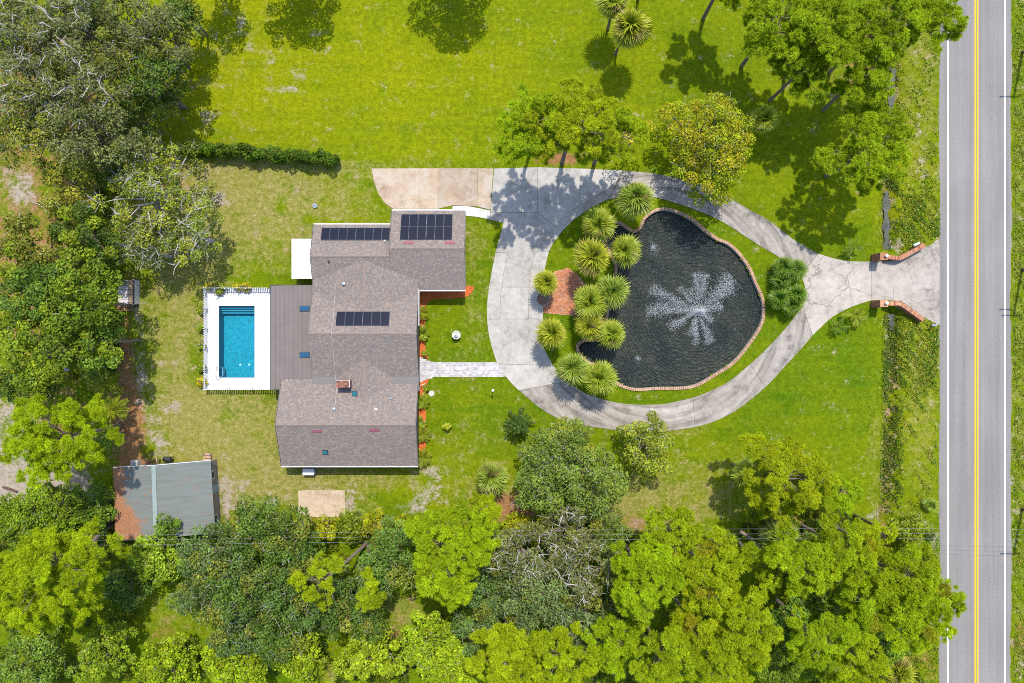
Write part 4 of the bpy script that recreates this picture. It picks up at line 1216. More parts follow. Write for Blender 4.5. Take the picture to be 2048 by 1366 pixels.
# things beside the shed
st_ = thing('wooden_steps', P3(417, 914), 'small wooden steps at the shed\'s north-east corner', 'steps')
p = P(417, 916)
for k in range(3):
    mb = MB(); mb.box(p[0] - .4, p[0] + .4, p[1] + .35 - k * .3, p[1] + .62 - k * .3, .16 + k * .16, .21 + k * .16); mb.make('tread', M['wood'], st_)
for s in (-.42, .42):
    mb = MB(); mb.beam((p[0] + s, p[1] + .65, .05), (p[0] + s, p[1] - .3, .55), .06, .2); mb.make('stringer', M['wood'], st_)
    mb = MB(); mb.box(p[0] + s - .04, p[0] + s + .04, p[1] + .55, p[1] + .63, 0, 1.0); mb.make('post', M['palebark'], st_)
gr = thing('barrel_grill', P3(341, 915), 'black barrel grill standing north of the shed', 'grill')
p = P(342, 916)
mb = MB(); mb.tube([(p[0] - .45, p[1], .85), (p[0] + .45, p[1], .85)], .32, 12); mb.make('barrel', M['black'], gr)
for sx in (-.35, .35):
    for sy in (-.2, .2):
        mb = MB(); mb.tube([(p[0] + sx, p[1] + sy, 0), (p[0] + sx, p[1] + sy * .7, .7)], .025, 5); mb.make('leg', M['black'], gr)
mb = MB(); mb.tube([(p[0] - .28, p[1] + .1, 1.1), (p[0] - .28, p[1] + .1, 1.6)], .06, 8); mb.make('flue', M['black'], gr)
mb = MB(); mb.box(p[0] - .62, p[0] - .46, p[1] - .2, p[1] + .3, .8, .84); mb.make('side_shelf', M['steel'], gr)
ac = thing('air_conditioner', P3(275, 924), 'pale box air conditioner by the shed\'s north-west corner', 'air conditioner')
p = P(275, 924); mb = MB(); mb.box(p[0] - .42, p[0] + .42, p[1] - .3, p[1] + .3, 0, .8); mb.make('housing', M['stone'], ac)
mb = MB(); mb.lathe((p[0], p[1], .8), [(.27, 0), (.27, .03), (.2, .035), (.06, .05)], 14); mb.make('fan_grille', M['greybox'], ac)
for i, (x, y, lab) in enumerate(((300, 921, 'short timber post near the shed air conditioner'), (321, 919, 'short timber post beside the black barrel grill'))):
    p = P(x, y); w = thing('timber_post', (p[0], p[1], 0), lab, 'post', 'timber posts by the shed')
    mb = MB(); mb.box(p[0] - .08, p[0] + .08, p[1] - .3, p[1] + .5, .85, .98); mb.make('cross_piece', M['wood'], w)
    mb = MB(); mb.box(p[0] - .07, p[0] + .07, p[1] - .07, p[1] + .07, 0, .85); mb.make('upright', M['wood'], w)

# lean-to greenhouse by the west trees
gh = thing('lean_to_greenhouse', P3(250, 590), 'small lean-to greenhouse with pale ribbed panels by the west trees', 'greenhouse')
for i in range(5):
    ya = 560 + i * 9.6; a = P3(236, ya + .3, 2.3); b = P3(257, ya + 9.3, 2.0)
    V = [(a.x, b.y, 2.26), (b.x, b.y, 2.0), (b.x, a.y, 2.0), (a.x, a.y, 2.26), (a.x, b.y, 2.3), (b.x, b.y, 2.04), (b.x, a.y, 2.04), (a.x, a.y, 2.3)]
    build('roof_panel', V, BOXF, M['poly'], gh)
    a = P3(257, ya + .3, 2.0); b = P3(264, ya + 9.3, 1.7)
    V = [(a.x + .02, b.y, 1.98), (b.x, b.y, 1.55), (b.x, a.y, 1.55), (a.x + .02, a.y, 1.98), (a.x + .02, b.y, 2.02), (b.x, b.y, 1.6), (b.x, a.y, 1.6), (a.x + .02, a.y, 2.02)]
    build('side_panel', V, BOXF, M['wood'], gh)
for i in range(6):
    y = 560 + i * 9.6; a = P3(235, y, 2.3); b = P3(264, y, 2.0); mb = MB(); mb.beam((a.x, a.y, 2.3), (P3(257, y, 2.0).x, a.y, 2.045), .05, .05); mb.make('rafter', M['wood'], gh)
a = P3(263, 559, 1.0); b = P3(270, 609, 1.0)
mb = MB(); mb.box(b.x - .06, b.x, b.y, a.y, 0, 1.0); mb.box(a.x, a.x + .06, b.y, a.y, 0, 1.0); mb.box(a.x, b.x, a.y - .06, a.y, 0, .98); mb.box(a.x, b.x, b.y, b.y + .06, 0, .98); mb.make('planter_frame', M['stone'], gh)
mb = MB(); mb.box(a.x + .06, b.x - .06, b.y + .06, a.y - .06, 0, .6); mb.make('soil', M['pole'], gh)
for x, y in ((237, 561), (237, 607), (258, 561), (258, 607)):
    p = P(x, y, 1); mb = MB(); mb.box(p[0] - .05, p[0] + .05, p[1] - .05, p[1] + .05, 0, 2.0); mb.make('post', M['wood'], gh)
bp = thing('brick_pile', P3(250, 618), 'low stack of old dark bricks south of the lean-to greenhouse', 'brick stack')
r_ = random.Random(4)
for i in range(9):
    for j in range(3):
        for k in range(2 if r_.random() < .7 else 1):
            p = P(236 + i * 3.6, 613 + j * 3.6); mb = MB()
            mb.box(p[0] - .1, p[0] + .1, p[1] - .09, p[1] + .09, k * .1, k * .1 + .095)
            mb.make('brick', M['brick'], bp)

# ------------------------------------------------------------------ entrance walls, mailbox
def entrance(side, lab, labl):
    py0, py1, path = ((506, 519, [(1774, 513), (1786, 514.5), (1800, 516), (1826, 503), (1850, 489)]) if side < 0 else (601, 613, [(1774, 607), (1788, 607), (1802, 608), (1826, 624), (1848, 640)]))
    hp = 2.2
    x0, y1 = P(1761, py0, hp); x1, y0 = P(1774.5, py1, hp)
    t = thing('brick_gate_wall', ((x0 + x1) / 2, (y0 + y1) / 2, 0), lab, 'brick wall', 'brick walls at the driveway entrance')
    rr = np.random.default_rng(40 + side)
    mb = MB(); mb.box(x0, x1, y0, y1, -0.2, hp - .06); pil = mb.make('pillar', M['mortar'], t)
    bx = []; bc = []; cx, cy = (x0 + x1) / 2, (y0 + y1) / 2; W, D = x1 - x0, y1 - y0
    pal = [(0.27, 0.1, 0.06), (0.21, 0.075, 0.05), (0.33, 0.15, 0.09), (0.25, 0.12, 0.085)]
    for ci in range(24):
        z = 0.02 + ci * 0.09
        for sd in range(4):
            k = 4
            for j in range(k):
                s = -.5 + (j + .5) / k + (.06 if ci % 2 else -.06)
                bx.append((cx + s * W, y0 - .012 if sd == 0 else y1 + .012, W / k / 2 - .01, .02, 0, z, z + .075) if sd % 2 == 0 else (x0 - .012 if sd == 1 else x1 + .012, cy + s * D, .02, D / k / 2 - .01, 0, z, z + .075))
                if sd % 2 == 0 and sd == 2: bx[-1] = (cx + s * W, y1 + .012, W / k / 2 - .01, .02, 0, z, z + .075)
                bc.append(np.array(pal[rr.integers(4)]) * rr.uniform(.8, 1.2))
    V, F, C = piece_mesh(bx, bc); tag(np_build('bricks', V, F, M['pieces'], pil, C), kind='stuff')
    mb = MB(); mb.box(x0 - .05, x1 + .05, y0 - .05, y1 + .05, hp - .06, hp + .04); mb.make('pillar_cap', M['brick'], t)
    gx, gy = cx + .18, cy + .02
    mb = MB(); mb.lathe((gx, gy, hp + .04), [(.07, 0), (.07, .1), (.12, .12)], 10); lb = mb.make('lamp_base', M['black'], t)
    mb = MB(); mb.lathe((gx, gy, hp + .14), [(.05, 0), (.14, .05), (.19, .16), (.19, .22), (.13, .33), (.02, .38)], 14); mb.make('lamp_globe', M['globe'], t, True)
    # wing wall
    hw = 1.05
    pts = [Vector(P(a, b, hw)) for a, b in path]
    pts = [Vector(p) for p in catmull([tuple(p) for p in pts], 4)]
    wd = 0.3
    Lf = []; Rt = []
    for i, p in enumerate(pts):
        d = (pts[min(i + 1, len(pts) - 1)] - pts[max(i - 1, 0)]).normalized(); nn = Vector((-d.y, d.x)); Lf.append(p + nn * wd / 1.5); Rt.append(p - nn * wd / 1.5)
    n = len(pts); V = [(*p, -.9) for p in Lf] + [(*p, -.9) for p in Rt] + [(*p, hw - .08) for p in Lf] + [(*p, hw - .08) for p in Rt]
    F = []
    for i in range(n - 1):
        F += [(2 * n + i, 2 * n + i + 1, 3 * n + i + 1, 3 * n + i), (i, i + 1, 2 * n + i + 1, 2 * n + i), (n + i, 3 * n + i, 3 * n + i + 1, n + i + 1)]
    F += [(0, 2 * n, 3 * n, n), (n - 1, 2 * n - 1, 4 * n - 1, 3 * n - 1)]
    ww = build('wing_wall', V, F, M['mortar'], t)
    # brick faces and coping on it
    bx = []; bc = []
    Ls = [0]
    for i in range(n - 1): Ls.append(Ls[-1] + (pts[i + 1] - pts[i]).length)
    def along(s):
        for i in range(n - 1):
            if Ls[i + 1] >= s or i == n - 2:
                tt = (s - Ls[i]) / max(1e-6, Ls[i + 1] - Ls[i]); p = pts[i].lerp(pts[i + 1], tt); d = (pts[i + 1] - pts[i]).normalized(); return p, d
    k = int(Ls[-1] / .12)
    for j in range(k):
        p, d = along((j + .5) * Ls[-1] / k)
        bx.append((p.x, p.y, .048, .25, math.atan2(d.y, d.x), hw - .085, hw + rr.uniform(-.01, .012))); bc.append(np.array([(0.36, 0.16, 0.08), (0.28, 0.1, 0.06), (0.4, 0.2, 0.11), (0.3, 0.16, 0.1)][rr.integers(4)]) * rr.uniform(.75, 1.2))
    for ci in range(11):
        z = .0 + ci * .088; k = int(Ls[-1] / .23)
        for j in range(k):
            p, d = along((j + (.25 if ci % 2 else .75)) * Ls[-1] / k); nn = Vector((-d.y, d.x))
            for sg in (-1, 1):
                q2 = p + nn * (sg * wd / 1.5); bx.append((q2.x, q2.y, .1, .018, math.atan2(d.y, d.x), z, z + .072)); bc.append(np.array(pal[rr.integers(4)]) * rr.uniform(.75, 1.2))
    V, F, C = piece_mesh(bx, bc); tag(np_build('bricks', V, F, M['pieces'], ww, C), kind='stuff')
    return t
entrance(-1, 'curved brick wall and lamp pillar north of the driveway entrance', '')
entrance(1, 'curved brick wall and lamp pillar south of the driveway entrance', '')
tb = thing('newspaper_tube', P3(1833, 489, .9), 'pale blue tube beside the north entrance wall', 'tube')
a = P3(1827, 492, .8); b = P3(1838.5, 486.5, .8)
mb = MB(); mb.tube([(a.x, a.y + .05, .85), (b.x, b.y + .05, .85)], .14, 10); mb.make('tube', M['paleblue'], tb)
mb = MB(); m_ = (a + b) / 2; mb.box(m_.x - .04, m_.x + .04, m_.y + .01, m_.y + .09, -.2, .74); mb.make('post', M['wood'], tb)
mbx = thing('mailbox', P3(1865, 651), 'dark mailbox on a bracket post at the road edge', 'mailbox')
p = P(1860, 652); q = P3(1868, 650.5, 1.1)
mb = MB(); mb.box(p[0] - .05, p[0] + .05, p[1] - .05, p[1] + .05, -.1, 1.0); mb.make('post', M['pole'], mbx)
mb = MB(); mb.box(p[0] - .05, q.x + .2, p[1] - .04, p[1] + .04, .92, 1.0); mb.make('arm', M['pole'], mbx)
mb = MB(); mb.tube([(q.x - .28, q.y, 1.13), (q.x + .32, q.y, 1.13)], .13, 10); bxo = mb.make('box', M['greybox'], mbx)
mb = MB(); mb.box(q.x - .05, q.x + .1, q.y + .13, q.y + .15, 1.12, 1.3); mb.make('flag', M['pink_vent'], bxo)

# ------------------------------------------------------------------ garden things
bb = P3(912.5, 670, 0.7)
b = thing('bird_bath_fountain', (bb.x, bb.y, 0), 'round stone tiered fountain on the front lawn', 'fountain')
mb = MB(); mb.lathe((bb.x, bb.y, 0), [(.34, 0), (.34, .12), (.16, .2), (.14, .5), (.3, .58)], 20); mb.make('pedestal', M['stone'], b, True)
mb = MB(); mb.lathe((bb.x, bb.y, 0), [(.3, .56), (.5, .66), (.54, .78), (.46, .78), (.4, .68), (.02, .66)], 24); mb.make('basin', M['white_concrete'], b, True)
mb = MB(); mb.lathe((bb.x, bb.y, 0), [(.09, .66), (.08, .95), (.24, 1.05), (.25, 1.1), (.2, 1.08), (.06, 1.02), (.06, 1.25), (.1, 1.3), (.02, 1.38)], 16); mb.make('upper_bowl', M['stone'], b, True)
ss = P3(863, 787); mb = MB(); mb.lathe((ss.x, ss.y, 0), [(.36, 0), (.36, .06), (.33, .075), (.01, .08)], 24)
tag(mb.make('stepping_stone', M['white_concrete']), 'round white stepping stone beside the mulch bed', 'stepping stone')
lp = P3(987, 779, 1.7); l_ = thing('lamp_post', (*P(986, 780, 0.9), 0), 'short black lamp post on the lawn south of the walk', 'lamp post')
o0 = ORG[l_.name]
mb = MB(); mb.tube([(o0.x, o0.y, 0), (o0.x, o0.y, 1.6)], .05, 8); mb.make('post', M['black'], l_)
mb = MB(); mb.lathe((o0.x, o0.y, 1.58), [(.06, 0), (.14, .04), (.17, .2), (.14, .32), (.03, .4)], 12); mb.make('lamp_head', M['globe'], l_, True)
rl = thing('white_handrail', P3(842, 768), 'white metal handrail at the end of the front walk', 'handrail')
pts = [P3(850, 767.5, .8), P3(843, 770, .8), P3(838.5, 773, .8), P3(838.5, 782, .8)]
for z in (.45, .85):
    mb = MB(); mb.tube([(p.x, p.y, z) for p in pts], .035, 6); mb.make('rail', M['white'], rl)
for p in (pts[0], pts[2], pts[3]):
    mb = MB(); mb.tube([(p.x, p.y, 0), (p.x, p.y, .85)], .03, 6); mb.make('post', M['white'], rl)
ub = P3(630, 412); t = thing('utility_cover', ub, 'grey-blue utility cover on the north lawn', 'utility box')
mb = MB(); mb.lathe((ub.x, ub.y, 0), [(.3, 0), (.3, .14), (.26, .18), (.01, .2)], 14); mb.make('lid', M['greybox'], t)
mb = MB(); mb.box(ub.x - .1, ub.x + .1, ub.y - .03, ub.y + .03, .19, .23); mb.make('handle', M['black'], t)
gp = P3(618, 943, 0.6); t = thing('standby_generator', (gp.x, gp.y, 0), 'pale grey standby generator under the south eave', 'generator')
mb = MB(); mb.box(gp.x - .62, gp.x + .62, gp.y - .33, gp.y + .33, .08, .85); mb.make('housing', M['stone'], t)
mb = MB(); mb.box(gp.x - .68, gp.x + .68, gp.y - .38, gp.y + .38, .86, .95); mb.make('lid', M['white'], t)
mb = MB(); mb.box(gp.x - .75, gp.x + .75, gp.y - .45, gp.y + .45, 0, .08); mb.make('pad', M['old_concrete'], t)
mb = MB(); mb.box(gp.x + .63, gp.x + .8, gp.y - .25, gp.y + .25, .1, .75); mb.make('meter_box', M['greybox'], t)
fr = P(1028, 1008)
t = thing('fire_ring', (*fr, 0), 'small dark stone fire ring on the dry grass', 'fire ring')
for k in range(12):
    a0 = k / 12 * 2 * math.pi; mb = MB(); mb.lathe((fr[0] + .3 * math.cos(a0), fr[1] + .3 * math.sin(a0), 0), [(.09, 0), (.1, .08), (.06, .14), (.01, .15)], 6); mb.make('stone', M['shoulder'], t)

# ------------------------------------------------------------------ plants
def unit(v):
    return v / np.maximum(1e-9, np.linalg.norm(v, axis=1))[:, None]

def sphere(r, n):
    return unit(r.normal(size=(n, 3)))

def leaves(r, C, rad, per, size, col, up=0.5, flat=0.8, shell=0.55, jit=0.34, aspect=0.55, below=0.25):
    """Kite-shaped leaf clumps spread through lobes C (n,3) of radius rad (n)."""
    n = len(C); k = np.repeat(np.arange(n), per)
    d = sphere(r, len(k))
    flip = (d[:, 2] < 0) & (r.random(len(k)) > below)
    d[flip, 2] *= -1
    rr = rad[k] * (shell + (1 - shell) * r.random(len(k)) ** 0.6)
    p = C[k] + d * rr[:, None] * np.array([1, 1, flat])
    nn = unit(d * 0.55 + np.array([0, 0, up + .25]) + r.normal(size=d.shape) * 0.42)
    t = unit(np.cross(nn, r.normal(size=d.shape)))
    b = np.cross(nn, t)
    a = r.uniform(size[0], size[1], len(k))[:, None]
    V = np.stack([p + t * a, p + b * a * aspect, p - t * a, p - b * a * aspect], 1).reshape(-1, 3)
    F = np.arange(len(V)).reshape(-1, 4)
    c = col[k] * (1 + r.normal(0, jit, (len(k), 1))).clip(0.35, 1.9)
    c = c * (1 + r.normal(0, 0.07, (len(k), 3)))
    return V, F, np.repeat(np.clip(c, 0.002, 0.9), 4, 0)

def needles(r, C, rad, per, col, width=0.036, up=0.12, jit=0.2):
    """Tufts of needles: pointed blades bursting from each tuft centre."""
    n = len(C); k = np.repeat(np.arange(n), per)
    d = sphere(r, len(k)); d[:, 2] = d[:, 2] * .6 + up; d = unit(d)
    ln = rad[k] * r.uniform(0.75, 1.1, len(k))
    s = unit(np.cross(d, np.array([0, 0, 1.0]) + r.normal(size=d.shape) * .45))
    w = width * r.uniform(0.7, 1.3, len(k))
    base = C[k] + d * (ln * 0.15)[:, None]
    tip = C[k] + d * ln[:, None]
    tip[:, 2] -= ln * 0.1
    V = np.stack([base + s * w[:, None], base - s * w[:, None], tip], 1).reshape(-1, 3)
    F = np.arange(len(V)).reshape(-1, 3)
    c = col[k] * (1 + r.normal(0, jit, (len(k), 1))).clip(0.4, 1.8)
    return V, F, np.repeat(np.clip(c, 0.002, 0.9), 3, 0)

def lobes(r, c, R, vert, n, sep, z0=0.0, skirt=0.0):
    """Lobe centres spread over an uneven dome-shaped crown."""
    ph = r.uniform(0, 6.28, 5); out = []
    tries = 0
    while len(out) < n and tries < n * 40:
        tries += 1
        a = r.uniform(0, 6.28)
        rim = R * (0.84 + 0.13 * math.sin(2 * a + ph[0]) + 0.11 * math.sin(3 * a + ph[1]) + 0.08 * math.sin(5 * a + ph[2]))
        q = math.sqrt(r.random())
        x, y = rim * q * math.cos(a), rim * q * math.sin(a)
        z = vert * (math.sqrt(max(0, 1 - q * q)) * r.uniform(0.45, 1.0) - 0.25 + r.normal(0, 0.1))
        if r.random() < .5: z -= skirt * R * r.uniform(.2, 1.0)
        p = np.array([x, y, z])
        if all(((p[:2] - o[:2]) ** 2).sum() > sep ** 2 * (0.5 if abs(p[2] - o[2]) > vert * .4 else 1) for o in out):
            out.append(p)
    return np.array(out) + np.array(c) + np.array([0, 0, z0])

def limbs(mb, r, base, fork, tips, r0, r1, sides=5):
    """Trunk from base to fork and a curved limb to every tip."""
    base = Vector(base); fork = Vector(fork)
    mids = [base.lerp(fork, t) + Vector((r.normal(0, .12), r.normal(0, .12), 0)) for t in (.35, .7)]
    mb.tube([base, *mids, fork], [r0 * 1.25, r0, r0 * .9, r0 * .75], 8)
    for t in tips:
        t = Vector(t)
        s = base.lerp(fork, r.uniform(.72, 1.0))
        m = s.lerp(t, .5) + Vector((r.normal(0, .3), r.normal(0, .3), r.uniform(-.1, .5)))
        m2 = s.lerp(t, .8) + Vector((r.normal(0, .2), r.normal(0, .2), r.uniform(0, .3)))
        mb.tube([s, m, m2, t], [r1, r1 * .75, r1 * .5, r1 * .25], sides, cap=False)

NEEDLE = np.array((0.275, 0.335, 0.007))
def pine(px, py, rad, hc, label, seed, lean=(0, 0), dens=1.0, tint=(1, 1, 1), brown=0.0, group=None, vert=None, base=None):
    r = np.random.default_rng(seed)
    x, y = P(px, py, hc); R = rad * S * (H - hc) / H
    vert = vert or R * 0.65
    bx, by = (x - lean[0], y - lean[1]) if base is None else P(*base)
    t = thing('pine_tree', (bx, by, 0), label, 'pine', group)
    n = int(max(6, 1.8 * dens * (R / 0.95) ** 2))
    L = lobes(r, (x, y, hc), R * .98, vert, n, 0.8, skirt=.5)
    m_ = max(2, int(n * .16)) if base is None else 0; f_ = r.uniform(.5, .85, m_); a_ = r.uniform(0, 6.28, m_); q_ = r.uniform(.1, .5, m_) * R
    L = np.concatenate([L, np.column_stack([bx + (x - bx) * f_ + q_ * np.cos(a_), by + (y - by) * f_ + q_ * np.sin(a_), hc * f_])])
    mb = MB(); limbs(mb, r, (bx, by, -.1), (x, y, hc - vert * .1), [tuple(q - np.array([0, 0, .3])) for q in L], 0.14 + R * .015, 0.055)
    mb.make('trunk', M['bark'], t)
    T = []; TC = []; tv = np.array([r.uniform(.88, 1.05), r.uniform(.95, 1.05), 1]) if tint == (1, 1, 1) else 1
    for q in L:
        lr = r.uniform(0.65, 1.05); k = int(11 * lr * lr) + 4
        d = sphere(r, k); d[:, 2] = np.abs(d[:, 2]) * .8 - .12
        T.append(q + d * lr * r.uniform(.55, 1, (k, 1)))
        c = NEEDLE * np.array(tint) * tv * r.uniform(.82, 1.18)
        if r.random() < brown: c = c * .55 + np.array((0.11, 0.07, 0.008))
        TC.append(np.repeat(c[None], k, 0) * r.uniform(.85, 1.15, (k, 1)))
    T = np.concatenate(T); TC = np.concatenate(TC)
    V, F, C = needles(r, T, r.uniform(.34, .56, len(T)), 76, TC)
    np_build('crown', V, F, M['needle'], t, C)
    return t

def oak(px, py, rad, hc, label, seed, col, twig=0.0, dens=1.0, name='oak_tree', cat='oak', size=(.1, .19), group=None, vert=None, mix=None, lobe=1.05, per=150, trunkmat='bark', up=.5):
    r = np.random.default_rng(seed)
    x, y = P(px, py, hc); R = rad * S * (H - hc) / H
    vert = vert or R * 0.6
    t = thing(name, (x, y, 0), label, cat, group)
    n = int(max(5, 2.0 * dens * (R / lobe) ** 2))
    L = lobes(r, (x, y, hc), R * 0.98, vert, n, lobe * .72, skirt=min(.75, max(0, hc - 2.5) / R * .8))
    rad_ = r.uniform(.7, 1.15, len(L)) * lobe
    tips = L[r.permutation(len(L))[:max(6, int(len(L) * .6))]]
    mb = MB(); limbs(mb, r, (x, y, -.1), (x + r.normal(0, .2), y + r.normal(0, .2), max(.6, hc - vert * .7)), [tuple(q) for q in tips], 0.1 + R * .02, 0.05 + R * .009)
    mb.make('trunk', M[trunkmat], t)
    KF = (1.75 if col == GREY else 2.15) if name == 'oak_tree' else 1.8
    c0 = np.array(col) * KF * np.array([1.04, 1, .85])
    LC = c0[None] * r.uniform(.72, 1.28, (len(L), 1))
    if mix is not None:
        k = r.random(len(L)) < mix[0]; LC[k] = KF * .92 * np.array(mix[1]) * r.uniform(.8, 1.2, (k.sum(), 1))
    V, F, C = leaves(r, L, rad_, per, size, LC, up=up)
    np_build('crown', V, F, M['leaf'], t, C)
    if twig > .4 and hc > 5.5:
        mb = MB()
        for q in L[np.argsort(-L[:, 2])[:int(6 + 10 * twig)]]:
            a = r.uniform(0, 6.28); s = Vector(q) + Vector((0, 0, .35)); d = Vector((math.cos(a), math.sin(a), .12)); ln = r.uniform(.9, 2.0)
            m = s + d * ln * .5 + Vector((r.normal(0, .15), r.normal(0, .15), .25)); e = s + d * ln + Vector((0, 0, r.uniform(.1, .5)))
            mb.tube([s - Vector((0, 0, .9)) - d * .4, s, m, e], [.07, .055, .04, .012], 5, cap=False)
            for _ in range(4):
                f = m.lerp(e, r.uniform(-.6, .8)); g = f + Vector((r.normal(0, .4), r.normal(0, .4), r.uniform(.05, .4))); mb.tube([f, f.lerp(g, .5) + Vector((0, 0, .06)), g], [.028, .02, .008], 4, cap=False)
        tag(mb.make('bare_branches', M['palebark'], t), kind='stuff')
    if twig > 0:
        m = int(len(L) * twig * 9)
        k = r.integers(0, len(L), m); d = sphere(r, m); d[:, 2] = np.abs(d[:, 2]) * .7 + .1; d = unit(d)
        s = L[k] + d * (rad_[k] * .2)[:, None]; e = L[k] + d * (rad_[k] * r.uniform(.95, 1.4, m))[:, None]
        w = unit(np.cross(d, r.normal(size=d.shape))); w2 = np.cross(d, w)
        th = r.uniform(.012, .03, m)[:, None]
        e2 = e + unit(d + r.normal(0, .7, d.shape)) * r.uniform(.15, .4, m)[:, None]
        V = np.stack([s + w * th, s - w * th * .5 + w2 * th * .87, s - w * th * .5 - w2 * th * .87, e + w * th * .7, e - w * th * .35 + w2 * th * .6, e - w * th * .35 - w2 * th * .6, e2 + w * th * .3, e2 - w * th * .3 + w2 * th * .2, e2 - w2 * th * .3], 1)
        f = np.array([(0, 1, 4, 3), (1, 2, 5, 4), (2, 0, 3, 5), (3, 4, 7, 6), (4, 5, 8, 7), (5, 3, 6, 8)])
        F = f[None] + (np.arange(m) * 9)[:, None, None]
        tag(np_build('twigs', V.reshape(-1, 3), F.reshape(-1, 4), M['twig'], t), kind='stuff')
    return t

# --- fan palms: shared frond shapes, every frond a part
def fan_mesh(seed, col, tipcol, pet=0.5, blade=1.0, nseg=26, arc=240):
    r = np.random.default_rng(seed); V = []; F = []; C = []
    def add(vs, cs):
        n = len(V); V.extend(vs); C.extend(cs); F.append(tuple(range(n, n + 4)))
    w = .025
    z0 = lambda s: .02 - .1 * s * s
    add([(0, -w, 0), (pet, -w * .7, z0(pet)), (pet, w * .7, z0(pet)), (0, w, 0)], [col] * 4)
    for i in range(nseg):
        a = math.radians(-arc / 2 + arc * (i + .5) / nseg + r.normal(0, 2)); da = math.radians(arc / nseg * .55)
        ln = blade * (.72 + .28 * math.cos(a * .6)) * r.uniform(.88, 1.1)
        m = ln * .5; dz = -.05 - .06 * abs(math.sin(a)); dr = -ln * r.uniform(.2, .55)
        p0 = (pet, 0, z0(pet))
        p1 = (pet + m * math.cos(a - da), m * math.sin(a - da), z0(pet) + dz)
        p2 = (pet + ln * math.cos(a), ln * math.sin(a), z0(pet) + dr)
        p3 = (pet + m * math.cos(a + da), m * math.sin(a + da), z0(pet) + dz - .03)
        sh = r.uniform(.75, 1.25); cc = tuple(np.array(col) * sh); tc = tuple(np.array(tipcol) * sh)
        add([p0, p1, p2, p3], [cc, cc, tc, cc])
    return np_data('fan_frond', V, F, M['palm'], np.array(C))
def feather_mesh(seed, col, tipcol, ln=1.3, nl=13, lw=.05, ll=.42):
    r = np.random.default_rng(seed); V = []; F = []; C = []
    z = lambda s: .35 * s - .62 * s * s / ln
    def add(vs, cs):
        n = len(V); V.extend(vs); C.extend(cs); F.append(tuple(range(n, n + 4)))
    for k in range(4):
        a = ln * k / 4; b = ln * (k + 1) / 4
        add([(a, -.018, z(a)), (b, -.014, z(b)), (b, .014, z(b)), (a, .018, z(a))], [tipcol] * 4)
    for i in range(nl):
        s = ln * (.16 + .84 * (i + .5) / nl)
        l2 = ll * (1 - .55 * abs(2 * i / nl - .9)) * r.uniform(.9, 1.1)
        for sg in (-1, 1):
            e = (s + l2 * .55, sg * l2 * .85, z(s) - .12 * l2 - .05)
            m = (s + l2 * .25, sg * l2 * .4, z(s) + .03)
            sh = r.uniform(.8, 1.2); cc = tuple(np.array(col) * sh); tc = tuple(np.array(tipcol) * sh)
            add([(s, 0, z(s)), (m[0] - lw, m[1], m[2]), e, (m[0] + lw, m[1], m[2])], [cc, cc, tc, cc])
    return np_data('feather_frond', V, F, M['palm'], np.array(C))
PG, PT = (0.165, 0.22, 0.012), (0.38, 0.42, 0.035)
SABAL = [fan_mesh(i, PG, PT) for i in range(4)]
SABAL_B = [fan_mesh(30 + i, (0.135, 0.2, 0.016), (0.33, 0.38, 0.05), pet=.58, blade=.95, nseg=24) for i in range(3)]
SABAL_C = [fan_mesh(40 + i, (0.175, 0.215, 0.01), (0.44, 0.43, 0.03), pet=.5, blade=1.0, arc=250) for i in range(3)]
SABAL_OLD = [fan_mesh(20 + i, (0.16, 0.14, 0.04), (0.32, 0.23, 0.08)) for i in range(2)]
LOWFAN = [fan_mesh(10 + i, (0.07, 0.14, 0.01), (0.2, 0.28, 0.025)) for i in range(3)]
FEATHER = [feather_mesh(i, (0.09, 0.16, 0.01), (0.22, 0.25, 0.02)) for i in range(3)]
FEATHER_Y = [feather_mesh(5 + i, (0.15, 0.2, 0.012), (0.34, 0.31, 0.02), lw=.07) for i in range(2)]
FEATHER_B = [feather_mesh(9 + i, (0.14, 0.22, 0.01), (0.36, 0.37, 0.02), lw=.085) for i in range(2)]
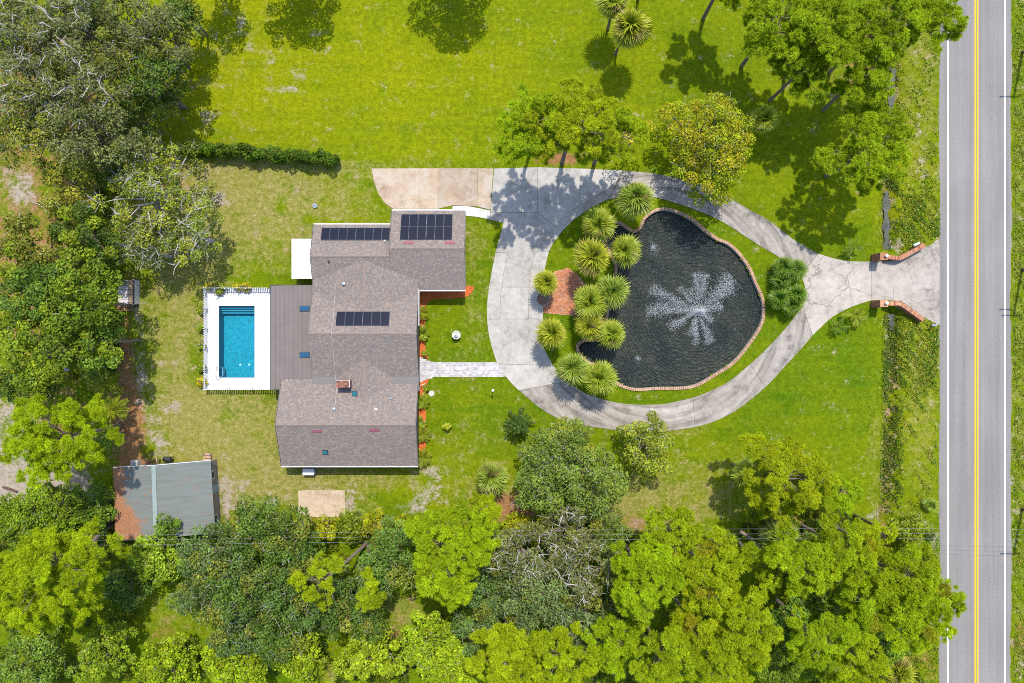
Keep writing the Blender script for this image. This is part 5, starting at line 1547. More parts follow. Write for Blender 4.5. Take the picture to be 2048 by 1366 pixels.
def palm(px, py, rad, hc, label, seed, kind='sabal', n=52, name='sabal_palm', cat='palm', group=None, trunk=.16, lean=None):
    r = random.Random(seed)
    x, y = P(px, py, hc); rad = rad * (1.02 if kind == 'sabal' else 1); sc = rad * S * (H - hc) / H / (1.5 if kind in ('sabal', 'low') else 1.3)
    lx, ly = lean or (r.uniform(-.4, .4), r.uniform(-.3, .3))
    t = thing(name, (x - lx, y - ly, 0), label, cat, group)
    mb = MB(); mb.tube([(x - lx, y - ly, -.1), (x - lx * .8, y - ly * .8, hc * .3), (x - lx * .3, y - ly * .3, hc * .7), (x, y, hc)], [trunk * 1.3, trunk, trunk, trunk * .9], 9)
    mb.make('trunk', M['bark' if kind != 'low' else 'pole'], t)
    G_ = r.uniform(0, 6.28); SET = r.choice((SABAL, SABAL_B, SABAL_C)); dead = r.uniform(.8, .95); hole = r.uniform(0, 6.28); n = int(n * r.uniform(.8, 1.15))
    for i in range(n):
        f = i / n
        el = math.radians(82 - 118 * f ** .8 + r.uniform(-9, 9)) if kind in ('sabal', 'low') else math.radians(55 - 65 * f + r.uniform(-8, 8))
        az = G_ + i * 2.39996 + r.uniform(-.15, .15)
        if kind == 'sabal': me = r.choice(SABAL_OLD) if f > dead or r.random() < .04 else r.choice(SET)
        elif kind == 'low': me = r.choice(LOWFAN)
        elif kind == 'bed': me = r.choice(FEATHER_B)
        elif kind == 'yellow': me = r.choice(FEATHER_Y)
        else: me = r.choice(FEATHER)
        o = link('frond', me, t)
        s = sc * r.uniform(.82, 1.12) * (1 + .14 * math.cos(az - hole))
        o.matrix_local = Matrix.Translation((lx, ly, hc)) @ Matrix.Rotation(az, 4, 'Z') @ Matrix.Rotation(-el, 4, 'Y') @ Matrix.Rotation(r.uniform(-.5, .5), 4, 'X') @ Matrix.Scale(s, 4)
    return t

gp_ = 'sabal palms round the pond'
palm(1270, 395, 39, 5.2, 'tall sabal palm by the drive north of the pond', 1, group=gp_)
palm(1196, 452, 36, 4.2, 'sabal palm northernmost of the clump on the pond\'s west bank', 2, group=gp_)
palm(1186, 513, 40, 5.4, 'large sabal palm north-east of the brick patio', 3, group=gp_, n=46)
palm(1247, 502, 32, 3.8, 'sabal palm leaning over the water near the north bubbler', 4, group=gp_)
palm(1094, 565, 26, 3.6, 'sabal palm in the white stone ring beside the patio', 5, group=gp_)
palm(1221, 587, 35, 4.6, 'sabal palm east of the patio overhanging the pond', 6, group=gp_)
palm(1178, 607, 36, 4.2, 'sabal palm at the south-east corner of the brick patio', 7, group=gp_)
palm(1177, 654, 31, 3.8, 'sabal palm just north of the small pond bay', 8, group=gp_)
palm(1106, 667, 32, 4.4, 'sabal palm at the drive edge south of the patio', 9, group=gp_)
palm(1224, 668, 31, 3.6, 'sabal palm over the water east of the small bay', 10, group=gp_)
palm(1142, 736, 35, 4.2, 'sabal palm at the drive\'s inner curve south-west of the bay', 11, group=gp_)
palm(1197, 757, 36, 4.4, 'southernmost sabal palm between pond and drive', 12, group=gp_)
gp2 = 'sabal palms on the lawns'
palm(1258, 52, 40, 6.8, 'tall sabal palm standing on the north lawn', 13, group=gp2, lean=(.5, .3))
palm(1226, 4, 36, 6.4, 'sabal palm at the picture\'s top edge behind another palm', 14, group=gp2)
palm(1528, 240, 30, 4.5, 'sabal palm tucked beside the yellowing oak', 15, group=gp2)
palm(980, 952, 34, 3.6, 'dull sabal palm on the south lawn beside the oaks', 16, group=gp2)
palm(1560, 1075, 40, 3.8, 'yellowish sabal palm among the southern pines', 17, group=gp2)
palm(1497, 945, 30, 6.2, 'sabal palm west of the pine on the south-east lawn', 18, group=gp2)
palm(1795, 1345, 36, 2.5, 'sabal palm at the bottom edge near the road', 19, group=gp2)
palm(640, 1350, 36, 3.0, 'yellow-tipped sabal palm at the bottom edge', 20, group=gp2)
palm(715, 1030, 14, 1.6, 'small spiky palm on the south hedge line', 21, n=22, group=gp2, trunk=.08)
palm(1860, 1010, 16, 0.8, 'small yellow-green palmetto on the roadside verge', 22, n=18, group='small palmettos on the verge', trunk=.08, name='palmetto')
palm(1838, 1040, 13, 0.7, 'smaller palmetto below another on the roadside verge', 23, n=16, group='small palmettos on the verge', trunk=.08, name='palmetto')
gp3 = 'dark fan palms east of the pond'
for i, (x, y, rr, h, lab) in enumerate([(1563, 533, 25, 1.9, 'dark fan palm at the north-west of the clump east of the pond'), (1590, 540, 24, 1.9, 'dark fan palm beside the drive at the clump\'s north-east'), (1562, 560, 23, 1.6, 'dark fan palm in the middle of the clump east of the pond'),
                              (1590, 588, 24, 1.8, 'dark fan palm where the two drives meet'), (1560, 598, 24, 1.7, 'dark fan palm at the west side of the clump\'s south half'), (1583, 610, 24, 1.6, 'southernmost dark fan palm of the clump east of the pond')]):
    palm(x, y, rr, h, lab, 30 + i, 'low', 26, 'fan_palm', group=gp3, trunk=.09)
gp4 = 'young feather palms by the entrance'
for i, (x, y, rr, h, lab, kd) in enumerate([(1708, 492, 20, 1.2, 'young feather palm north of the entrance drive', 'feather'), (1711, 632, 22, 1.3, 'young yellow-green palm south of the entrance drive', 'yellow'), (1676, 655, 18, .9, 'smallest young palm at the drive\'s south edge', 'feather'),
                                  (1698, 500, 12, .8, 'tiny palm beside another north of the entrance', 'feather')]):
    palm(x, y, rr, h, lab, 40 + i, kd, 10, 'young_palm', group=gp4, trunk=.06)
gp5 = 'leafy plants in the mulch beds'
for i, (x, y, rr, kd, lab) in enumerate([(843, 624, 13, 'yellow', 'leafy plant in the north mulch bed nearest the garage'), (843, 668, 14, 'feather', 'leafy plant in the north mulch bed opposite the stone fountain'), (850, 706, 6, 'feather', 'tiny plant in the mulch just north of the walk'),
                              (852, 775, 6, 'feather', 'tiny plant in the mulch beside the white handrail'), (846, 803, 14, 'feather', 'leafy plant in the south mulch bed below the stepping stone'), (839, 845, 12, 'feather', 'leafy plant half under the eave in the south bed'),
                              (846, 868, 14, 'yellow', 'yellow-green rosette plant midway down the south bed'), (848, 915, 16, 'yellow', 'yellow-green rosette plant at the south end of the bed')]):
    palm(x, y, rr * 1.2, .6, lab, 50 + i, 'yellow' if kd == 'yellow' else 'bed', 16, 'bed_plant', 'plant', gp5, trunk=.04)
gp6 = 'broad fronds under the western trees'
for i, (x, y, rr, h, lab) in enumerate([(205, 530, 34, 3.2, 'broad feather-leaved palm just north of the greenhouse'), (222, 560, 26, 2.4, 'low broad-leaved palm touching the greenhouse'), (185, 735, 28, 2.6, 'feather palm below the dark western tree'), (212, 770, 30, 2.8, 'yellow-green feather palm above the western pine'),
                              (225, 820, 30, 2.6, 'feather palm at the edge of the orange straw'), (222, 870, 26, 2.4, 'feather palm beside the western pine'), (165, 345, 30, 2.6, 'dark fern-like palm below the grey oaks'), (185, 1060, 26, 2.0, 'pale feather palm by the fallen pole near the shed')]):
    palm(x, y, rr, h, lab, 70 + i, 'yellow' if i in (3, 4, 7) else 'feather', 18, 'feather_palm', group=gp6, trunk=.1)

# --- the feathery small conifer on the lawn
t = thing('small_conifer', (*P(1037, 850, 2), 0), 'small star-shaped conifer on the lawn south of the drive', 'conifer')
x, y = P(1037, 850, 2.2)
mb = MB(); mb.tube([(x, y, 0), (x, y, 4.2)], [.1, .02], 7); mb.make('trunk', M['palebark'], t)
r = np.random.default_rng(77); T = []
bm_ = MB()
for w in range(6):
    for k in range(6):
        a = k / 6 * 6.283 + w * .5 + r.normal(0, .15); ln = 2.3 * (1 - w / 7.5) * r.uniform(.75, 1.1); z = .9 + w * .55
        bm_.tube([(x, y, z), (x + ln * math.cos(a), y + ln * math.sin(a), z + .1)], [.03, .01], 4)
        for s in np.arange(.25, 1.01, .13):
            T.append((x + ln * s * math.cos(a), y + ln * s * math.sin(a), z + .1 * s))
bm_.make('branches', M['palebark'], t)
T = np.array(T)
V, F, C = needles(r, T, r.uniform(.2, .34, len(T)), 26, np.repeat(np.array([(0.075, 0.13, 0.02)]), len(T), 0) * r.uniform(.7, 1.3, (len(T), 1)), width=.045)
np_build('crown', V, F, M['needle'], t, C)

# --- pines
g1 = 'tall pines beside the north drive'
pine(1060, 248, 84, 12.5, 'westernmost of the three tall pines by the north drive', 101, group=g1, lean=(-.3, -.4), dens=.8)
pine(1148, 245, 96, 14, 'middle tall pine by the north drive with a forked bare top', 102, group=g1, lean=(.2, .5), dens=.75)
pine(1220, 268, 74, 11.5, 'easternmost of the three tall pines by the north drive', 103, group=g1, lean=(.3, .2), dens=.85)
g2 = 'pines by the road in the north-east'
pine(1560, 40, 84, 12, 'westernmost spreading pine of the north-east group', 104, group=g2, dens=1.1, tint=(.86, .95, 1.1))
pine(1668, 60, 82, 13, 'large pine in the middle of the north-east group', 105, group=g2, dens=1.1, tint=(.86, .95, 1.1))
pine(1775, 45, 80, 13, 'pine of the north-east group nearest the ditch', 106, group=g2, dens=1.1, tint=(.86, .95, 1.1))
pine(1868, 30, 66, 12, 'pine overhanging the road edge at the top', 107, group=g2, dens=1.1, tint=(.86, .95, 1.1))
pine(1740, 150, 58, 11, 'sparse pine south of the north-east group', 108, group=g2, dens=1.1, tint=(.86, .95, 1.1))
pine(1610, 135, 66, 10, 'open low-hanging pine of the north-east group', 109, group=g2, dens=.9, tint=(.72, .84, 1.1))
pine(1737, 302, 98, 9.8, 'lone leaning pine between the drive and the ditch', 110, base=(1652, 352), dens=.95, tint=(.88, .98, 1.1))
g3 = 'pines along the west edge'
pine(108, 880, 108, 12, 'yellow-green pine west of the orange straw', 111, group=g3, dens=.85)
pine(82, 1165, 128, 14, 'huge yellow-green pine in the south-west corner', 112, group=g3, base=(225, 1046), dens=1.15, tint=(1, 1.05, 1))
g4 = 'pines in the southern wood'
PN = [(900, 1105, 102, 13, 'large round bright pine south of the house', 1.25, 0), (965, 1028, 38, 10, 'small lobe-like pine reaching onto the south lawn', 1.0, 0), (1290, 1160, 82, 13, 'dense round pine south of the pond', 1.25, 0), (1350, 1075, 62, 11, 'pine at the north edge of the southern wood', 1.0, 0),
      (1420, 1150, 84, 12, 'brown-tinged pine in the middle of the southern wood', 1.0, .16), (1495, 1265, 80, 13, 'tall pine in the south of the wood below the brown-tinged pine', 1.1, 0), (1325, 1320, 72, 13, 'pine at the bottom edge below the dense round pine', 1.0, 0), (1130, 1325, 76, 12, 'pine at the bottom edge below the grey oaks', 1.0, 0),
      (1440, 1340, 58, 12, 'small pine at the bottom edge south of the wood', 1.0, 0), (1600, 1135, 72, 12, 'pine beside the grey fallen trunk', 1.0, 0), (1572, 960, 104, 9.5, 'wide open pine on the south-east lawn', .8, 0), (1690, 1105, 64, 11, 'pine under the power line by the utility pole', 1.0, .04),
      (1745, 1095, 50, 9, 'small pine just south of the utility pole', .9, .05), (1815, 1160, 72, 11, 'pine near the road south of the verge', 1.0, .06), (1838, 1235, 82, 11.5, 'pine whose branches overhang the road edge', 1.0, .08), (1745, 1215, 62, 11, 'pine between the road pine and the wood', .9, .05),
      (1640, 1285, 64, 12, 'slanting pine south of the shaded gap', .95, 0), (1720, 1335, 62, 11, 'pine at the bottom edge near the road', .95, 0), (1010, 1330, 80, 12, 'broad pine at the bottom edge south of the clearing', 1.1, 0), (1895, 1200, 34, 10, 'sparse pine bough reaching over the white road line', .7, 0), (1690, 985, 34, 7.5, 'small pine east of the wide open lawn pine', .9, 0)]
PN += [(1225, 1290, 60, 11, 'pine filling the gap south-west of the dense round pine', 1.0, 0), (1385, 1255, 58, 12, 'pine between the brown-tinged pine and the bottom edge', 1.0, .04), (1530, 1130, 44, 9, 'low pine just east of the grey fallen trunk', .9, 0)]
for i, (x, y, rr, h, lab, dn, br) in enumerate(PN):
    pine(x, y, rr, h, lab, 120 + i, dens=dn, brown=br, group=g4)
pine(650, 1160, 62, 10.5, 'bent pine with a bare curving limb among the oaks', 150, dens=.45, base=(735, 1085), group=g4)
pine(735, 1185, 34, 10, 'small pine tuft beside the bent pine', 151, dens=.7, base=(735, 1089), group=g4)

# --- oaks and broadleaved trees
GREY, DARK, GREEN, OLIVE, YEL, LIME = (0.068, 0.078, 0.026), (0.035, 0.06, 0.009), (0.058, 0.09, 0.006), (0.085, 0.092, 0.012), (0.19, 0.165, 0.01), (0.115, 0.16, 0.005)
o1 = 'grey-green oaks in the north-west corner'
OK1 = [(45, 60, 86, 11.5, 'grey twiggy oak in the very corner of the north-west', GREY, .7), (150, 40, 88, 12, 'grey-green oak at the top edge west of the lawn', GREY, .45), (268, 55, 92, 10, 'grey-green oak at the top edge nearest the lawn', GREY, .3), (60, 180, 92, 11.5, 'oak with pale bare branches on the west edge', GREY, .8),
       (170, 165, 95, 12.5, 'tall oak in the middle of the north-west oaks', GREY, .5), (285, 160, 74, 9, 'dark-sided oak facing the north lawn', DARK, .25), (50, 255, 76, 10.5, 'olive oak at the west edge above the sandy clearing', OLIVE, .35), (190, 265, 90, 11.5, 'round oak at the south end of the north-west group', GREY, .3),
       (350, 15, 50, 7, 'small oak at the top edge by the lawn', DARK, .2)]
for i, (x, y, rr, h, lab, c, tw) in enumerate(OK1):
    oak(x, y, rr, h, lab, 200 + i, c, tw, group=o1, dens=1.0, mix=(.25, OLIVE), per=135)
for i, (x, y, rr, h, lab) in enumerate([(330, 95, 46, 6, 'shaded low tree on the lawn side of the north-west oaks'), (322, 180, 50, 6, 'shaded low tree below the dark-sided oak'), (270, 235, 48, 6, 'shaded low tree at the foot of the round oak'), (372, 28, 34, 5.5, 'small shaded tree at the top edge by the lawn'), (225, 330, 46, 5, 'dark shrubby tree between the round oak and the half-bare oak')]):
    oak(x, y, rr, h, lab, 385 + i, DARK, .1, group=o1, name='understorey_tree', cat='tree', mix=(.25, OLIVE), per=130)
oak(122, 362, 58, 7, 'yellow-green oak beside the sandy clearing in the west', 215, OLIVE, .1, mix=(.4, (0.12, 0.12, 0.012)))
oak(300, 395, 112, 7, 'half-bare grey oak with pale twigs west of the hedge', 216, (0.085, 0.105, 0.012), .95, dens=.8, mix=(.4, (0.12, 0.13, 0.008)), trunkmat='palebark', per=125)
oak(378, 465, 68, 6.2, 'grey twiggy oak bough over the dry lawn', 217, (0.075, 0.1, 0.012), 1.0, dens=.85, mix=(.4, (0.12, 0.13, 0.008)), trunkmat='palebark', per=125)
oak(290, 500, 55, 6, 'sparse twiggy oak just north-east of the greenhouse', 218, (0.06, 0.08, 0.022), 1.3, dens=.7, trunkmat='palebark', per=105)
o2 = 'dark trees on the west side'
for i, (x, y, rr, h, lab, c) in enumerate([(58, 505, 76, 9, 'dull olive tree at the west edge above the big dark tree', OLIVE), (165, 470, 62, 8.5, 'dark glossy tree west of the half-bare oak', DARK), (60, 590, 86, 10.5, 'dark green tree at the west edge', (.045, .08, .01)), (150, 600, 88, 11, 'large dark green tree west of the greenhouse', GREEN),
                                   (70, 700, 88, 11, 'broad dark green tree in the middle of the west edge', GREEN), (190, 680, 62, 9, 'green tree overhanging the straw south of the greenhouse', (.06, .1, .012)), (30, 760, 50, 8, 'small dark tree at the west edge above the pine', DARK)]):
    oak(x, y, rr, h, lab, 220 + i, c, .05, name='broadleaf_tree', cat='tree', group=o2, size=(.12, .22), mix=(.3, (.095, .125, .006)), per=150)
oak(1422, 285, 112, 7, 'round oak with yellowing leaves above the north drive', 240, (0.098, 0.118, 0.004), .2, dens=1.35, mix=(.4, (0.14, 0.128, 0.004)), size=(.09, .17), per=150)
oak(1270, 265, 34, 5.5, 'thin yellowing sapling between the pines and the oak', 241, YEL, .3, dens=.6, name='sapling', cat='tree', per=70)
o3 = 'oaks on the south lawn'
for i, (x, y, rr, h, lab, c, tw, dn) in enumerate([(1140, 945, 108, 6.2, 'big blue-green oak on the south lawn', (.062, .09, .015), .35, 1.15), (1075, 985, 56, 5.5, 'blue-green oak at the south-west side of the big oak', (.055, .085, .014), .25, 1.1), (1142, 880, 54, 5, 'olive oak reaching toward the drive', (.1, .115, .012), .35, 1.0),
                                           (1298, 893, 62, 5.2, 'olive oak with pale twigs east of the big oak', (.095, .115, .012), .35, 1.0)]):
    oak(x, y, rr, h, lab, 245 + i, c, tw, dens=dn, group=o3)
o4 = 'oaks in the southern wood'
OKS = [(510, 1055, 70, 6.5, 'dark oak just east of the shed', DARK), (430, 1110, 74, 7, 'oak overhanging the shed\'s south-east corner', (.045, .07, .02)), (580, 1090, 72, 7, 'dark oak south of the sandy pad', DARK), (500, 1180, 84, 7.5, 'broad dark oak in the south-west wood', DARK), (400, 1200, 66, 7, 'oak beside the grassy glade in the south-west', (.045, .07, .02)),
       (610, 1190, 88, 7.5, 'large dark oak below the bent pine', (.038, .066, .014)), (700, 1225, 72, 7, 'dark oak at the west side of the small clearing', DARK), (560, 1260, 72, 7, 'oak south of the large dark oaks', DARK), (780, 1120, 72, 7.5, 'dark oak between the bent pine and the bright pine', (.045, .08, .014)), (470, 1270, 56, 6.5, 'low oak at the south of the glade', (.04, .065, .02)),
       (1040, 1110, 72, 8, 'grey mossy oak east of the bright pine', GREY), (1130, 1065, 64, 7, 'grey twiggy oak on the wood\'s north edge', GREY), (1060, 1200, 86, 8, 'grey oak in the middle of the southern wood', (.055, .08, .028)), (1165, 1140, 74, 8, 'grey mossy oak west of the dense round pine', GREY), (1160, 1240, 80, 8, 'grey-green oak at the south of the wood', (.05, .075, .028)),
       (1220, 1075, 44, 6, 'dark round oak at the north edge near the dry grass', (.05, .075, .012)), (975, 1195, 60, 7, 'dark oak below the bright pine', (.04, .068, .018)), (945, 1260, 46, 6.5, 'small dark oak south of the clearing', (.05, .08, .02))]
for i, (x, y, rr, h, lab, c) in enumerate(OKS):
    oak(x, y, rr, h, lab, 260 + i, c, .75 if c == GREY else .22, group=o4, mix=(.18, OLIVE), per=140)
o5 = 'light green shrubs in the southern wood'
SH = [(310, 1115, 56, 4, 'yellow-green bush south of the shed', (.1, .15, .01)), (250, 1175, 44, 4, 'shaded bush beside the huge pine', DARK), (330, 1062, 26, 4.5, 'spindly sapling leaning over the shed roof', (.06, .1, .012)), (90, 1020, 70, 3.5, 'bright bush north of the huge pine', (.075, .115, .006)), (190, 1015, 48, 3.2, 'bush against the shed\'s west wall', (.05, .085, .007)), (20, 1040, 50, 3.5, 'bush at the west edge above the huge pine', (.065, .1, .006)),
      (210, 1310, 62, 5, 'bright bush at the bottom edge in the south-west', (.09, .13, .007)), (60, 1330, 66, 5, 'bush in the bottom left corner', (.07, .11, .015)), (330, 1335, 64, 5, 'lime bush at the bottom edge below the glade', LIME), (480, 1335, 70, 5.5, 'lime bush at the bottom edge south of the oaks', LIME), (600, 1320, 60, 5.5, 'lime bush beside the bottom edge palm', LIME),
      (740, 1310, 66, 5.5, 'lime bush south of the small clearing', (.12, .16, .007)), (860, 1290, 70, 6, 'upright lime bush south-east of the small clearing', (.115, .165, .007)), (900, 1345, 60, 6, 'lime bush at the bottom edge below the upright one', LIME), (1580, 1240, 46, 3.5, 'shaded bush in the gap between southern pines', (.06, .11, .012)), (1560, 1335, 54, 3.5, 'dark bush at the bottom edge between pines', GREEN),
      (1810, 1060, 40, 2.4, 'bush at the foot of the utility pole', (.085, .11, .007)), (1790, 1290, 40, 3, 'bush beside the road pines', (.07, .12, .01)), (1390, 1240, 40, 5, 'dark bush between two southern pines', GREEN), (1650, 1205, 40, 3, 'shaded bush north of the slanting pine', GREEN), (1235, 1215, 40, 5, 'dark shrub below the dense round pine', DARK)]
for i, (x, y, rr, h, lab, c) in enumerate(SH):
    oak(x, y, rr, h, lab, 300 + i, c, .08, name='bush', cat='bush', group=o5, lobe=.85, size=(.1, .2), per=130, dens=1.05)
o6 = 'yellow-green hedge shrubs along the south boundary'
HS = [(655, 1058, 26, 'yellow hedge shrub at the west end of the boundary row'), (700, 1052, 32, 'hedge shrub below the spiky palm'), (750, 1050, 30, 'yellow hedge shrub third from the west in the boundary row'), (795, 1055, 28, 'yellow hedge shrub west of the bright pine'), (1030, 1052, 30, 'yellow hedge shrub east of the bright pine'), (1075, 1058, 32, 'yellow hedge shrub at the row\'s east end below the oak'), (600, 1062, 30, 'green hedge shrub below the sandy pad')]
for i, (x, y, rr, lab) in enumerate(HS):
    oak(x, y, rr, 2.0, lab, 340 + i, (.125, .135, .005) if i not in (1, 6) else (.075, .1, .006), 0, name='hedge_shrub', cat='shrub', group=o6, lobe=.7, size=(.09, .18), per=120, vert=1.4)
o7 = 'golden shrubs round the pool fence'
GS = [(418, 573, 8, 'yellow shrub at the north-west corner of the pool fence'), (442, 574, 7, 'small green shrub by the north pool fence'), (492, 574, 10, 'golden shrub on the north pool fence nearest the patio'), (474, 574, 8, 'golden shrub midway along the north pool fence'), (404, 622, 8, 'yellow-green shrub by the west pool fence opposite the pool steps'), (402, 655, 8, 'leafy green shrub on the west pool fence'),
      (403, 690, 8, 'leafy shrub midway down the west pool fence'), (404, 735, 10, 'bright shrub on the west pool fence nearest the ladder'), (403, 762, 11, 'golden shrub at the south end of the west pool fence'), (439, 583, 5, 'tiny shrub poking through the north pool fence')]
for i, (x, y, rr, lab) in enumerate(GS):
    c = (.2, .18, .008) if i in (0, 2, 3, 8) else (.1, .14, .008)
    oak(x, y, rr, .5, lab, 350 + i, c, 0, name='garden_shrub', cat='shrub', group=o7, lobe=.3, size=(.06, .12), per=70, vert=.4)
oak(894, 853, 8, .9, 'little yellow-green shrub alone on the front lawn', 365, (.18, .2, .015), 0, name='garden_shrub', cat='shrub', lobe=.3, size=(.06, .12), per=60, vert=.5)
# trees standing just north of the picture whose shadows fall on the lawn
oak(575, -105, 78, 8, 'oak beyond the north edge shading the lawn\'s bare soil', 366, GREEN, .1, dens=1.2)
oak(905, -125, 88, 9, 'oak beyond the north edge shading the middle of the lawn', 367, GREEN, .1, dens=1.2)
pine(1470, -70, 80, 12, 'pine beyond the north edge west of the pine group', 368, dens=.9, group=g2)
oak(415, -70, 60, 7, 'oak beyond the north edge shading the lawn corner', 369, DARK, .1, dens=1.1, group=o1)
palm(1300, -62, 40, 6.5, 'sabal palm just beyond the north edge', 24, group=gp2)

# --- the long clipped hedge
r = np.random.default_rng(90)
a = Vector(P(369, 292, 1.9)); b = Vector(P(669, 316, 1.9))
hd = thing('clipped_hedge', (*a.lerp(b, .5), 0), 'long dark green hedge on the north lawn', 'hedge')
n = 46; T = []; rad = []
mb = MB()
for i in range(n):
    p = a.lerp(b, i / (n - 1))
    for k in range(3):
        T.append((p.x + r.normal(0, .12), p.y + r.uniform(-.5, .5), r.uniform(1.2, 2.1) - k * .35)); rad.append(r.uniform(.42, .62))
    mb.tube([(p.x, p.y, 0), (p.x + r.normal(0, .1), p.y + r.normal(0, .1), 1.6)], [.05, .02], 5)
mb.make('stems', M['bark'], hd)
T = np.array(T)
V, F, C = leaves(r, T, np.array(rad), 130, (.09, .17), np.repeat(np.array([(.055, .095, .004)]), len(T), 0) * r.uniform(.7, 1.5, (len(T), 1)), up=.5, flat=1.1, below=.5)
np_build('foliage', V, F, M['leaf'], hd, C)

# --- weeds of the ditch and verge, undergrowth of the woods
def stuff_clumps(name, pts, rad, per, size, cols, label, flat=.6, up=.7):
    r = np.random.default_rng(len(pts))
    C = np.array([(*P(x, y), float(terrain(x, y)) + z) for x, y, z in pts])
    V, F, K = leaves(r, C, np.array(rad), per, size, np.array(cols), up=up, flat=flat, below=0.1, shell=.3)
    o = np_build(name, V, F, M['leaf'], None, K)
    tag(o, label, 'weeds' if 'weed' in name else 'undergrowth', kind='stuff')
def wob(x, y, k):
    return (np.sin(x * .11 + k) * np.cos(y * .083 + 2 * k) + np.sin(x * .23 - y * .17 + 3 * k) + .8 * np.sin(x * .045 * k + y * .031) + .7 * np.sin(x * .4 + 1.3 * k) * np.sin(y * .37)) / 3.5
r = np.random.default_rng(91)
WV = []; WC = []
for n_, x0, x1, y0, y1, zr, thr in ((9000, 1762, 1808, 610, 1040, .3, -.2), (7000, 1800, 1879, 370, 520, .35, -.25), (7500, 1786, 1878, 605, 800, .35, -.25), (9000, 1796, 1878, 700, 1060, .18, .3), (6000, 1792, 1876, -10, 410, .2, .12),
                                    (6500, 1760, 1806, -10, 505, .3, -.05), (12000, 2024, 2064, -20, 1380, .25, -.1), (4500, 1770, 1878, 1040, 1370, .35, -.2), (2500, 1774, 1800, 250, 400, .3, -.3), (700, 1735, 1742, 520, 1000, .12, .1)):
    x = r.uniform(x0, x1, n_); y = r.uniform(y0, y1, n_)
    k = wob(x, y, 1.7) + r.normal(0, .12, n_) > thr
    k &= np.minimum((y - y0) / 45, (y1 - y) / 45) + .12 * wob(x, y, 4.1) > r.random(n_) * .9
    k &= np.minimum((x - x0) / 5, (x1 - x) / 5) > r.random(n_) * .9
    k &= ~((x > 1736) & (x < 1881) & (y > 470 + (1880 - np.clip(x, 1798, 1880)) * .5) & (y < 652 - (1880 - np.clip(x, 1798, 1880)) * .55))
    x = x[k]; y = y[k]
    w = wob(x, y, 2.9)
    z = terrain(x, y) + r.uniform(0, 1, len(x)) * zr * (.4 + np.clip(w + .4, 0, 1))
    WV.append(np.column_stack([(x - 1024) * S, -(y - 683) * S, z]))
    base = np.where((w > .0)[:, None], np.array([.06, .105, .005]), np.array([.11, .135, .006]))
    base[r.random(len(x)) < .06] = (.24, .19, .05)
    base[(np.abs(x - 1783) < 15) & (r.random(len(x)) < .75)] = (.035, .058, .006)
    WC.append(base * 1.35)
WV = np.concatenate(WV); WC = np.concatenate(WC)
V, F, K = leaves(r, WV, np.full(len(WV), .05), 1, (.06, .14), WC, up=1.1)
tag(np_build('roadside_weeds', V, F, M['leaf'], None, K), 'tangled green weeds along the ditch and road verges', 'weeds', kind='stuff')
pts = []; rad = []; cols = []
def scatter(n, x0, x1, y0, y1, z, ra, pal, ok=None):
    for _ in range(n):
        x = r.uniform(x0, x1); y = r.uniform(y0, y1)
        if ok and not ok(x, y): continue
        pts.append((x, y, r.uniform(*z))); rad.append(r.uniform(*ra)); cols.append(np.array(pal[r.integers(len(pal))]) * r.uniform(.7, 1.3))
pts = []; rad = []; cols = []
UP = [(.065, .1, .006), (.085, .125, .006), (.11, .13, .007), (.05, .08, .007)]
glade = lambda x, y: not ((280 < x < 430 and 1175 < y < 1290) or (735 < x < 870 and 1195 < y < 1275))
scatter(620, 0, 1870, 1065, 1366, (.05, .6), (.5, 1.1), UP, glade)
scatter(110, 430, 1250, 1048, 1080, (.05, .6), (.4, .9), UP)
scatter(160, 0, 235, 0, 300, (.0, .3), (.3, .8), UP)
scatter(120, 110, 245, 420, 760, (.0, .5), (.4, .9), UP)
scatter(90, 0, 220, 1000, 1100, (.0, .5), (.4, .9), UP)
scatter(60, 200, 330, 255, 420, (.0, .4), (.4, .8), UP, lambda x, y: x < 250)
scatter(60, 1480, 1720, 1020, 1080, (.0, .3), (.3, .7), UP)
stuff_clumps('undergrowth', pts, rad, 95, (.08, .19), cols, 'low green undergrowth beneath the trees')

# ------------------------------------------------------------------ poles, wires, odds and ends
def utility_pole(bx, by, h, label, arms, group=None, ang=0.0):
    p = P(bx, by); t = thing('utility_pole', (*p, 0), label, 'utility pole', group)
    mb = MB(); mb.tube([(*p, -.2), (*p, h * .5), (*p, h)], [.18, .16, .12], 9); mb.make('pole', M['pole'], t)
    for z, L, dx in arms:
        mb = MB(); mb.beam((p[0] + dx - L / 2 * math.cos(ang), p[1] - L / 2 * math.sin(ang), z), (p[0] + dx + L / 2 * math.cos(ang), p[1] + L / 2 * math.sin(ang), z), .12, .14); arm = mb.make('cross_arm', M['pole'], t)
        for s in (-.42, 0.2, .42):
            q = (p[0] + dx + s * L * math.cos(ang), p[1] + s * L * math.sin(ang)); mb = MB(); mb.lathe((q[0], q[1], z + .07), [(.05, 0), (.06, .06), (.03, .12), (.05, .16), (.01, .2)], 8); mb.make('insulator', M['greybox'], arm)
    return p
gpo = 'utility poles east of the road'
q1 = utility_pole(2043.5, 106, 10.6, 'utility pole east of the road in the north', [(10.3, 2.4, -.6)], gpo)
q2 = utility_pole(2043.5, 540, 11.0, 'utility pole east of the road opposite the entrance', [(10.7, 2.4, -.3), (9.3, 1.6, -1.1)], gpo)
q3 = utility_pole(2043.5, 1018, 10.8, 'utility pole east of the road in the south', [(10.5, 2.4, -.5)], gpo)
w1 = utility_pole(228, 1044, 8.0, 'dark utility pole west of the shed', [(7.8, 1.3, 0)], 'utility poles of the south line', ang=1.57)
w2 = utility_pole(1708, 1030, 8.0, 'dark utility pole at the south-east lawn corner', [(7.8, 1.3, 0)], 'utility poles of the south line', ang=1.57)
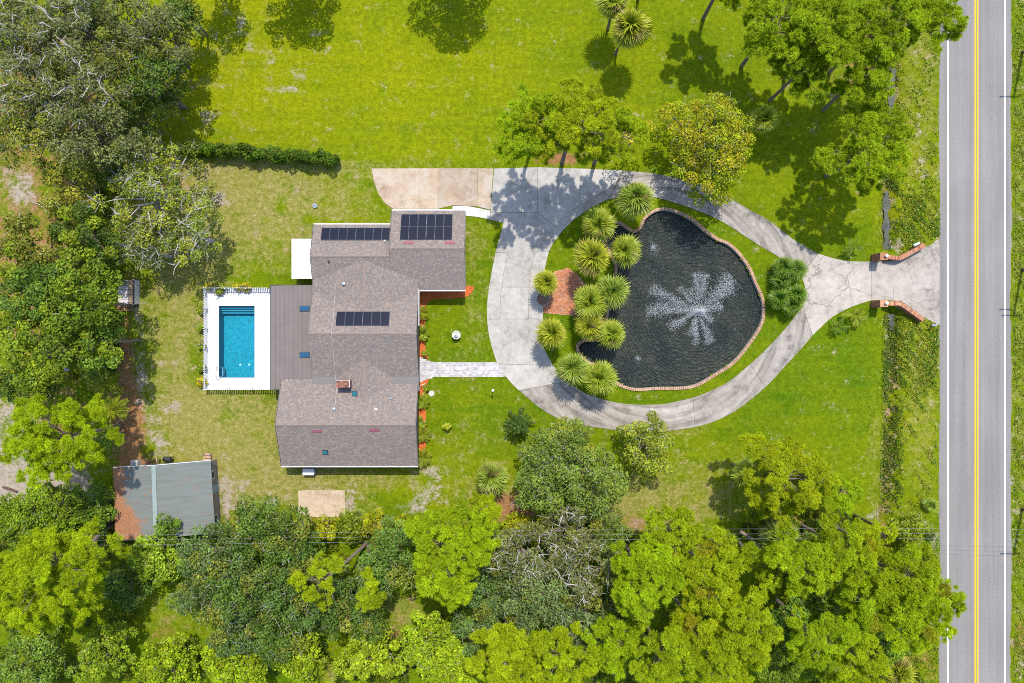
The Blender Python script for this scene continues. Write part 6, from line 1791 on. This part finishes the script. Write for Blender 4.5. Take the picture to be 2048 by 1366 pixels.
def wire(a, b, label, sag=.5, n=14, rad=.012):
    a = Vector(a); b = Vector(b)
    t = thing('power_line', a, label, 'power line', 'overhead wires')
    mb = MB(); mb.tube([a.lerp(b, i / n) - Vector((0, 0, sag * 4 * (i / n) * (1 - i / n))) for i in range(n + 1)], rad, 4); mb.make('wire', M['cable'], t)
for k, dy in enumerate((-.55, .0, .55)):
    nm = ('northern', 'middle', 'southern')[2 - k]
    wire((w1[0], w1[1] + dy, 8.0), (w2[0], w2[1] + dy, 8.0), 'the %s of three wires above the southern wood' % nm)
    wire((w2[0], w2[1] + dy, 8.0), (q3[0] + 6, q3[1] - 1 + dy, 8.6), 'the %s of three wires crossing above the road' % nm, .25)
for k, dx in enumerate((-.9, .2)):
    for a, b, nm in ((q1, q2, 'north'), (q2, q3, 'south')):
        wire((a[0] + dx, a[1], 10.5), (b[0] + dx, b[1], 10.6), 'roadside wire on the %s side of the poles, %s span' % (('near', 'far')[k], nm), .3)
# grey fallen trunk among the southern pines
t = thing('fallen_trunk', P3(1510, 1085), 'grey fallen tree trunk lying among the southern pines', 'fallen trunk')
a = P3(1480, 1062, 1.4); b = P3(1549, 1118, 2.2)
mb = MB(); mb.tube([a, a.lerp(b, .3) + Vector((.1, .12, .1)), a.lerp(b, .65) + Vector((-.1, -.05, .1)), b], [.2, .19, .15, .1], 8); mb.make('trunk', M['bark'], t)
for k in range(4):
    s = a.lerp(b, .6 + k * .12); mb = MB(); mb.tube([s, s + Vector((.5 - .3 * k, .6 * (-1) ** k, .3))], [.05, .015], 5); mb.make('branch', M['palebark'], t)
t = thing('dead_branch', P3(85, 412), 'pale bare fallen branch by the western clearing', 'branch')
c = P(85, 412)
mb = MB(); mb.tube([(c[0] - 1.2, c[1] + .5, .15), (c[0], c[1], .3), (c[0] + 1.0, c[1] - 1.1, .2)], [.05, .07, .04], 6); mb.tube([(c[0], c[1], .3), (c[0] + .8, c[1] + .5, .5)], [.04, .02], 5); mb.make('limb', M['palebark'], t)
t = thing('dark_log', P3(20, 978), 'dark log on the sand at the west edge', 'log')
a = P3(6, 974, .15); b = P3(34, 984, .15); mb = MB(); mb.tube([a, a.lerp(b, .5) + Vector((0, .05, 0)), b], [.14, .16, .12], 9); mb.make('log', M['pole'], t)
t = thing('plastic_drum', P3(143, 818), 'pale green plastic drum under the western trees', 'drum')
c = P(143, 818); mb = MB(); mb.lathe((c[0], c[1], 0), [(.28, 0), (.3, .1), (.28, .3), (.3, .5), (.28, .75), (.2, .85), (.02, .87)], 14); mb.make('drum', M['paleblue'], t)
t = thing('white_bucket', P3(137, 738), 'white bucket lying in the shade of the western trees', 'bucket')
c = P(137, 738); mb = MB(); mb.lathe((c[0], c[1], 0), [(.2, 0), (.27, .4), (.24, .4), (.18, .05)], 12); mb.make('bucket', M['white'], t)

if False: print('TRIS', sum(len(m.polygons) * (2 if len(m.polygons) and m.polygons[0].loop_total == 4 else 1) for m in bpy.data.meshes))
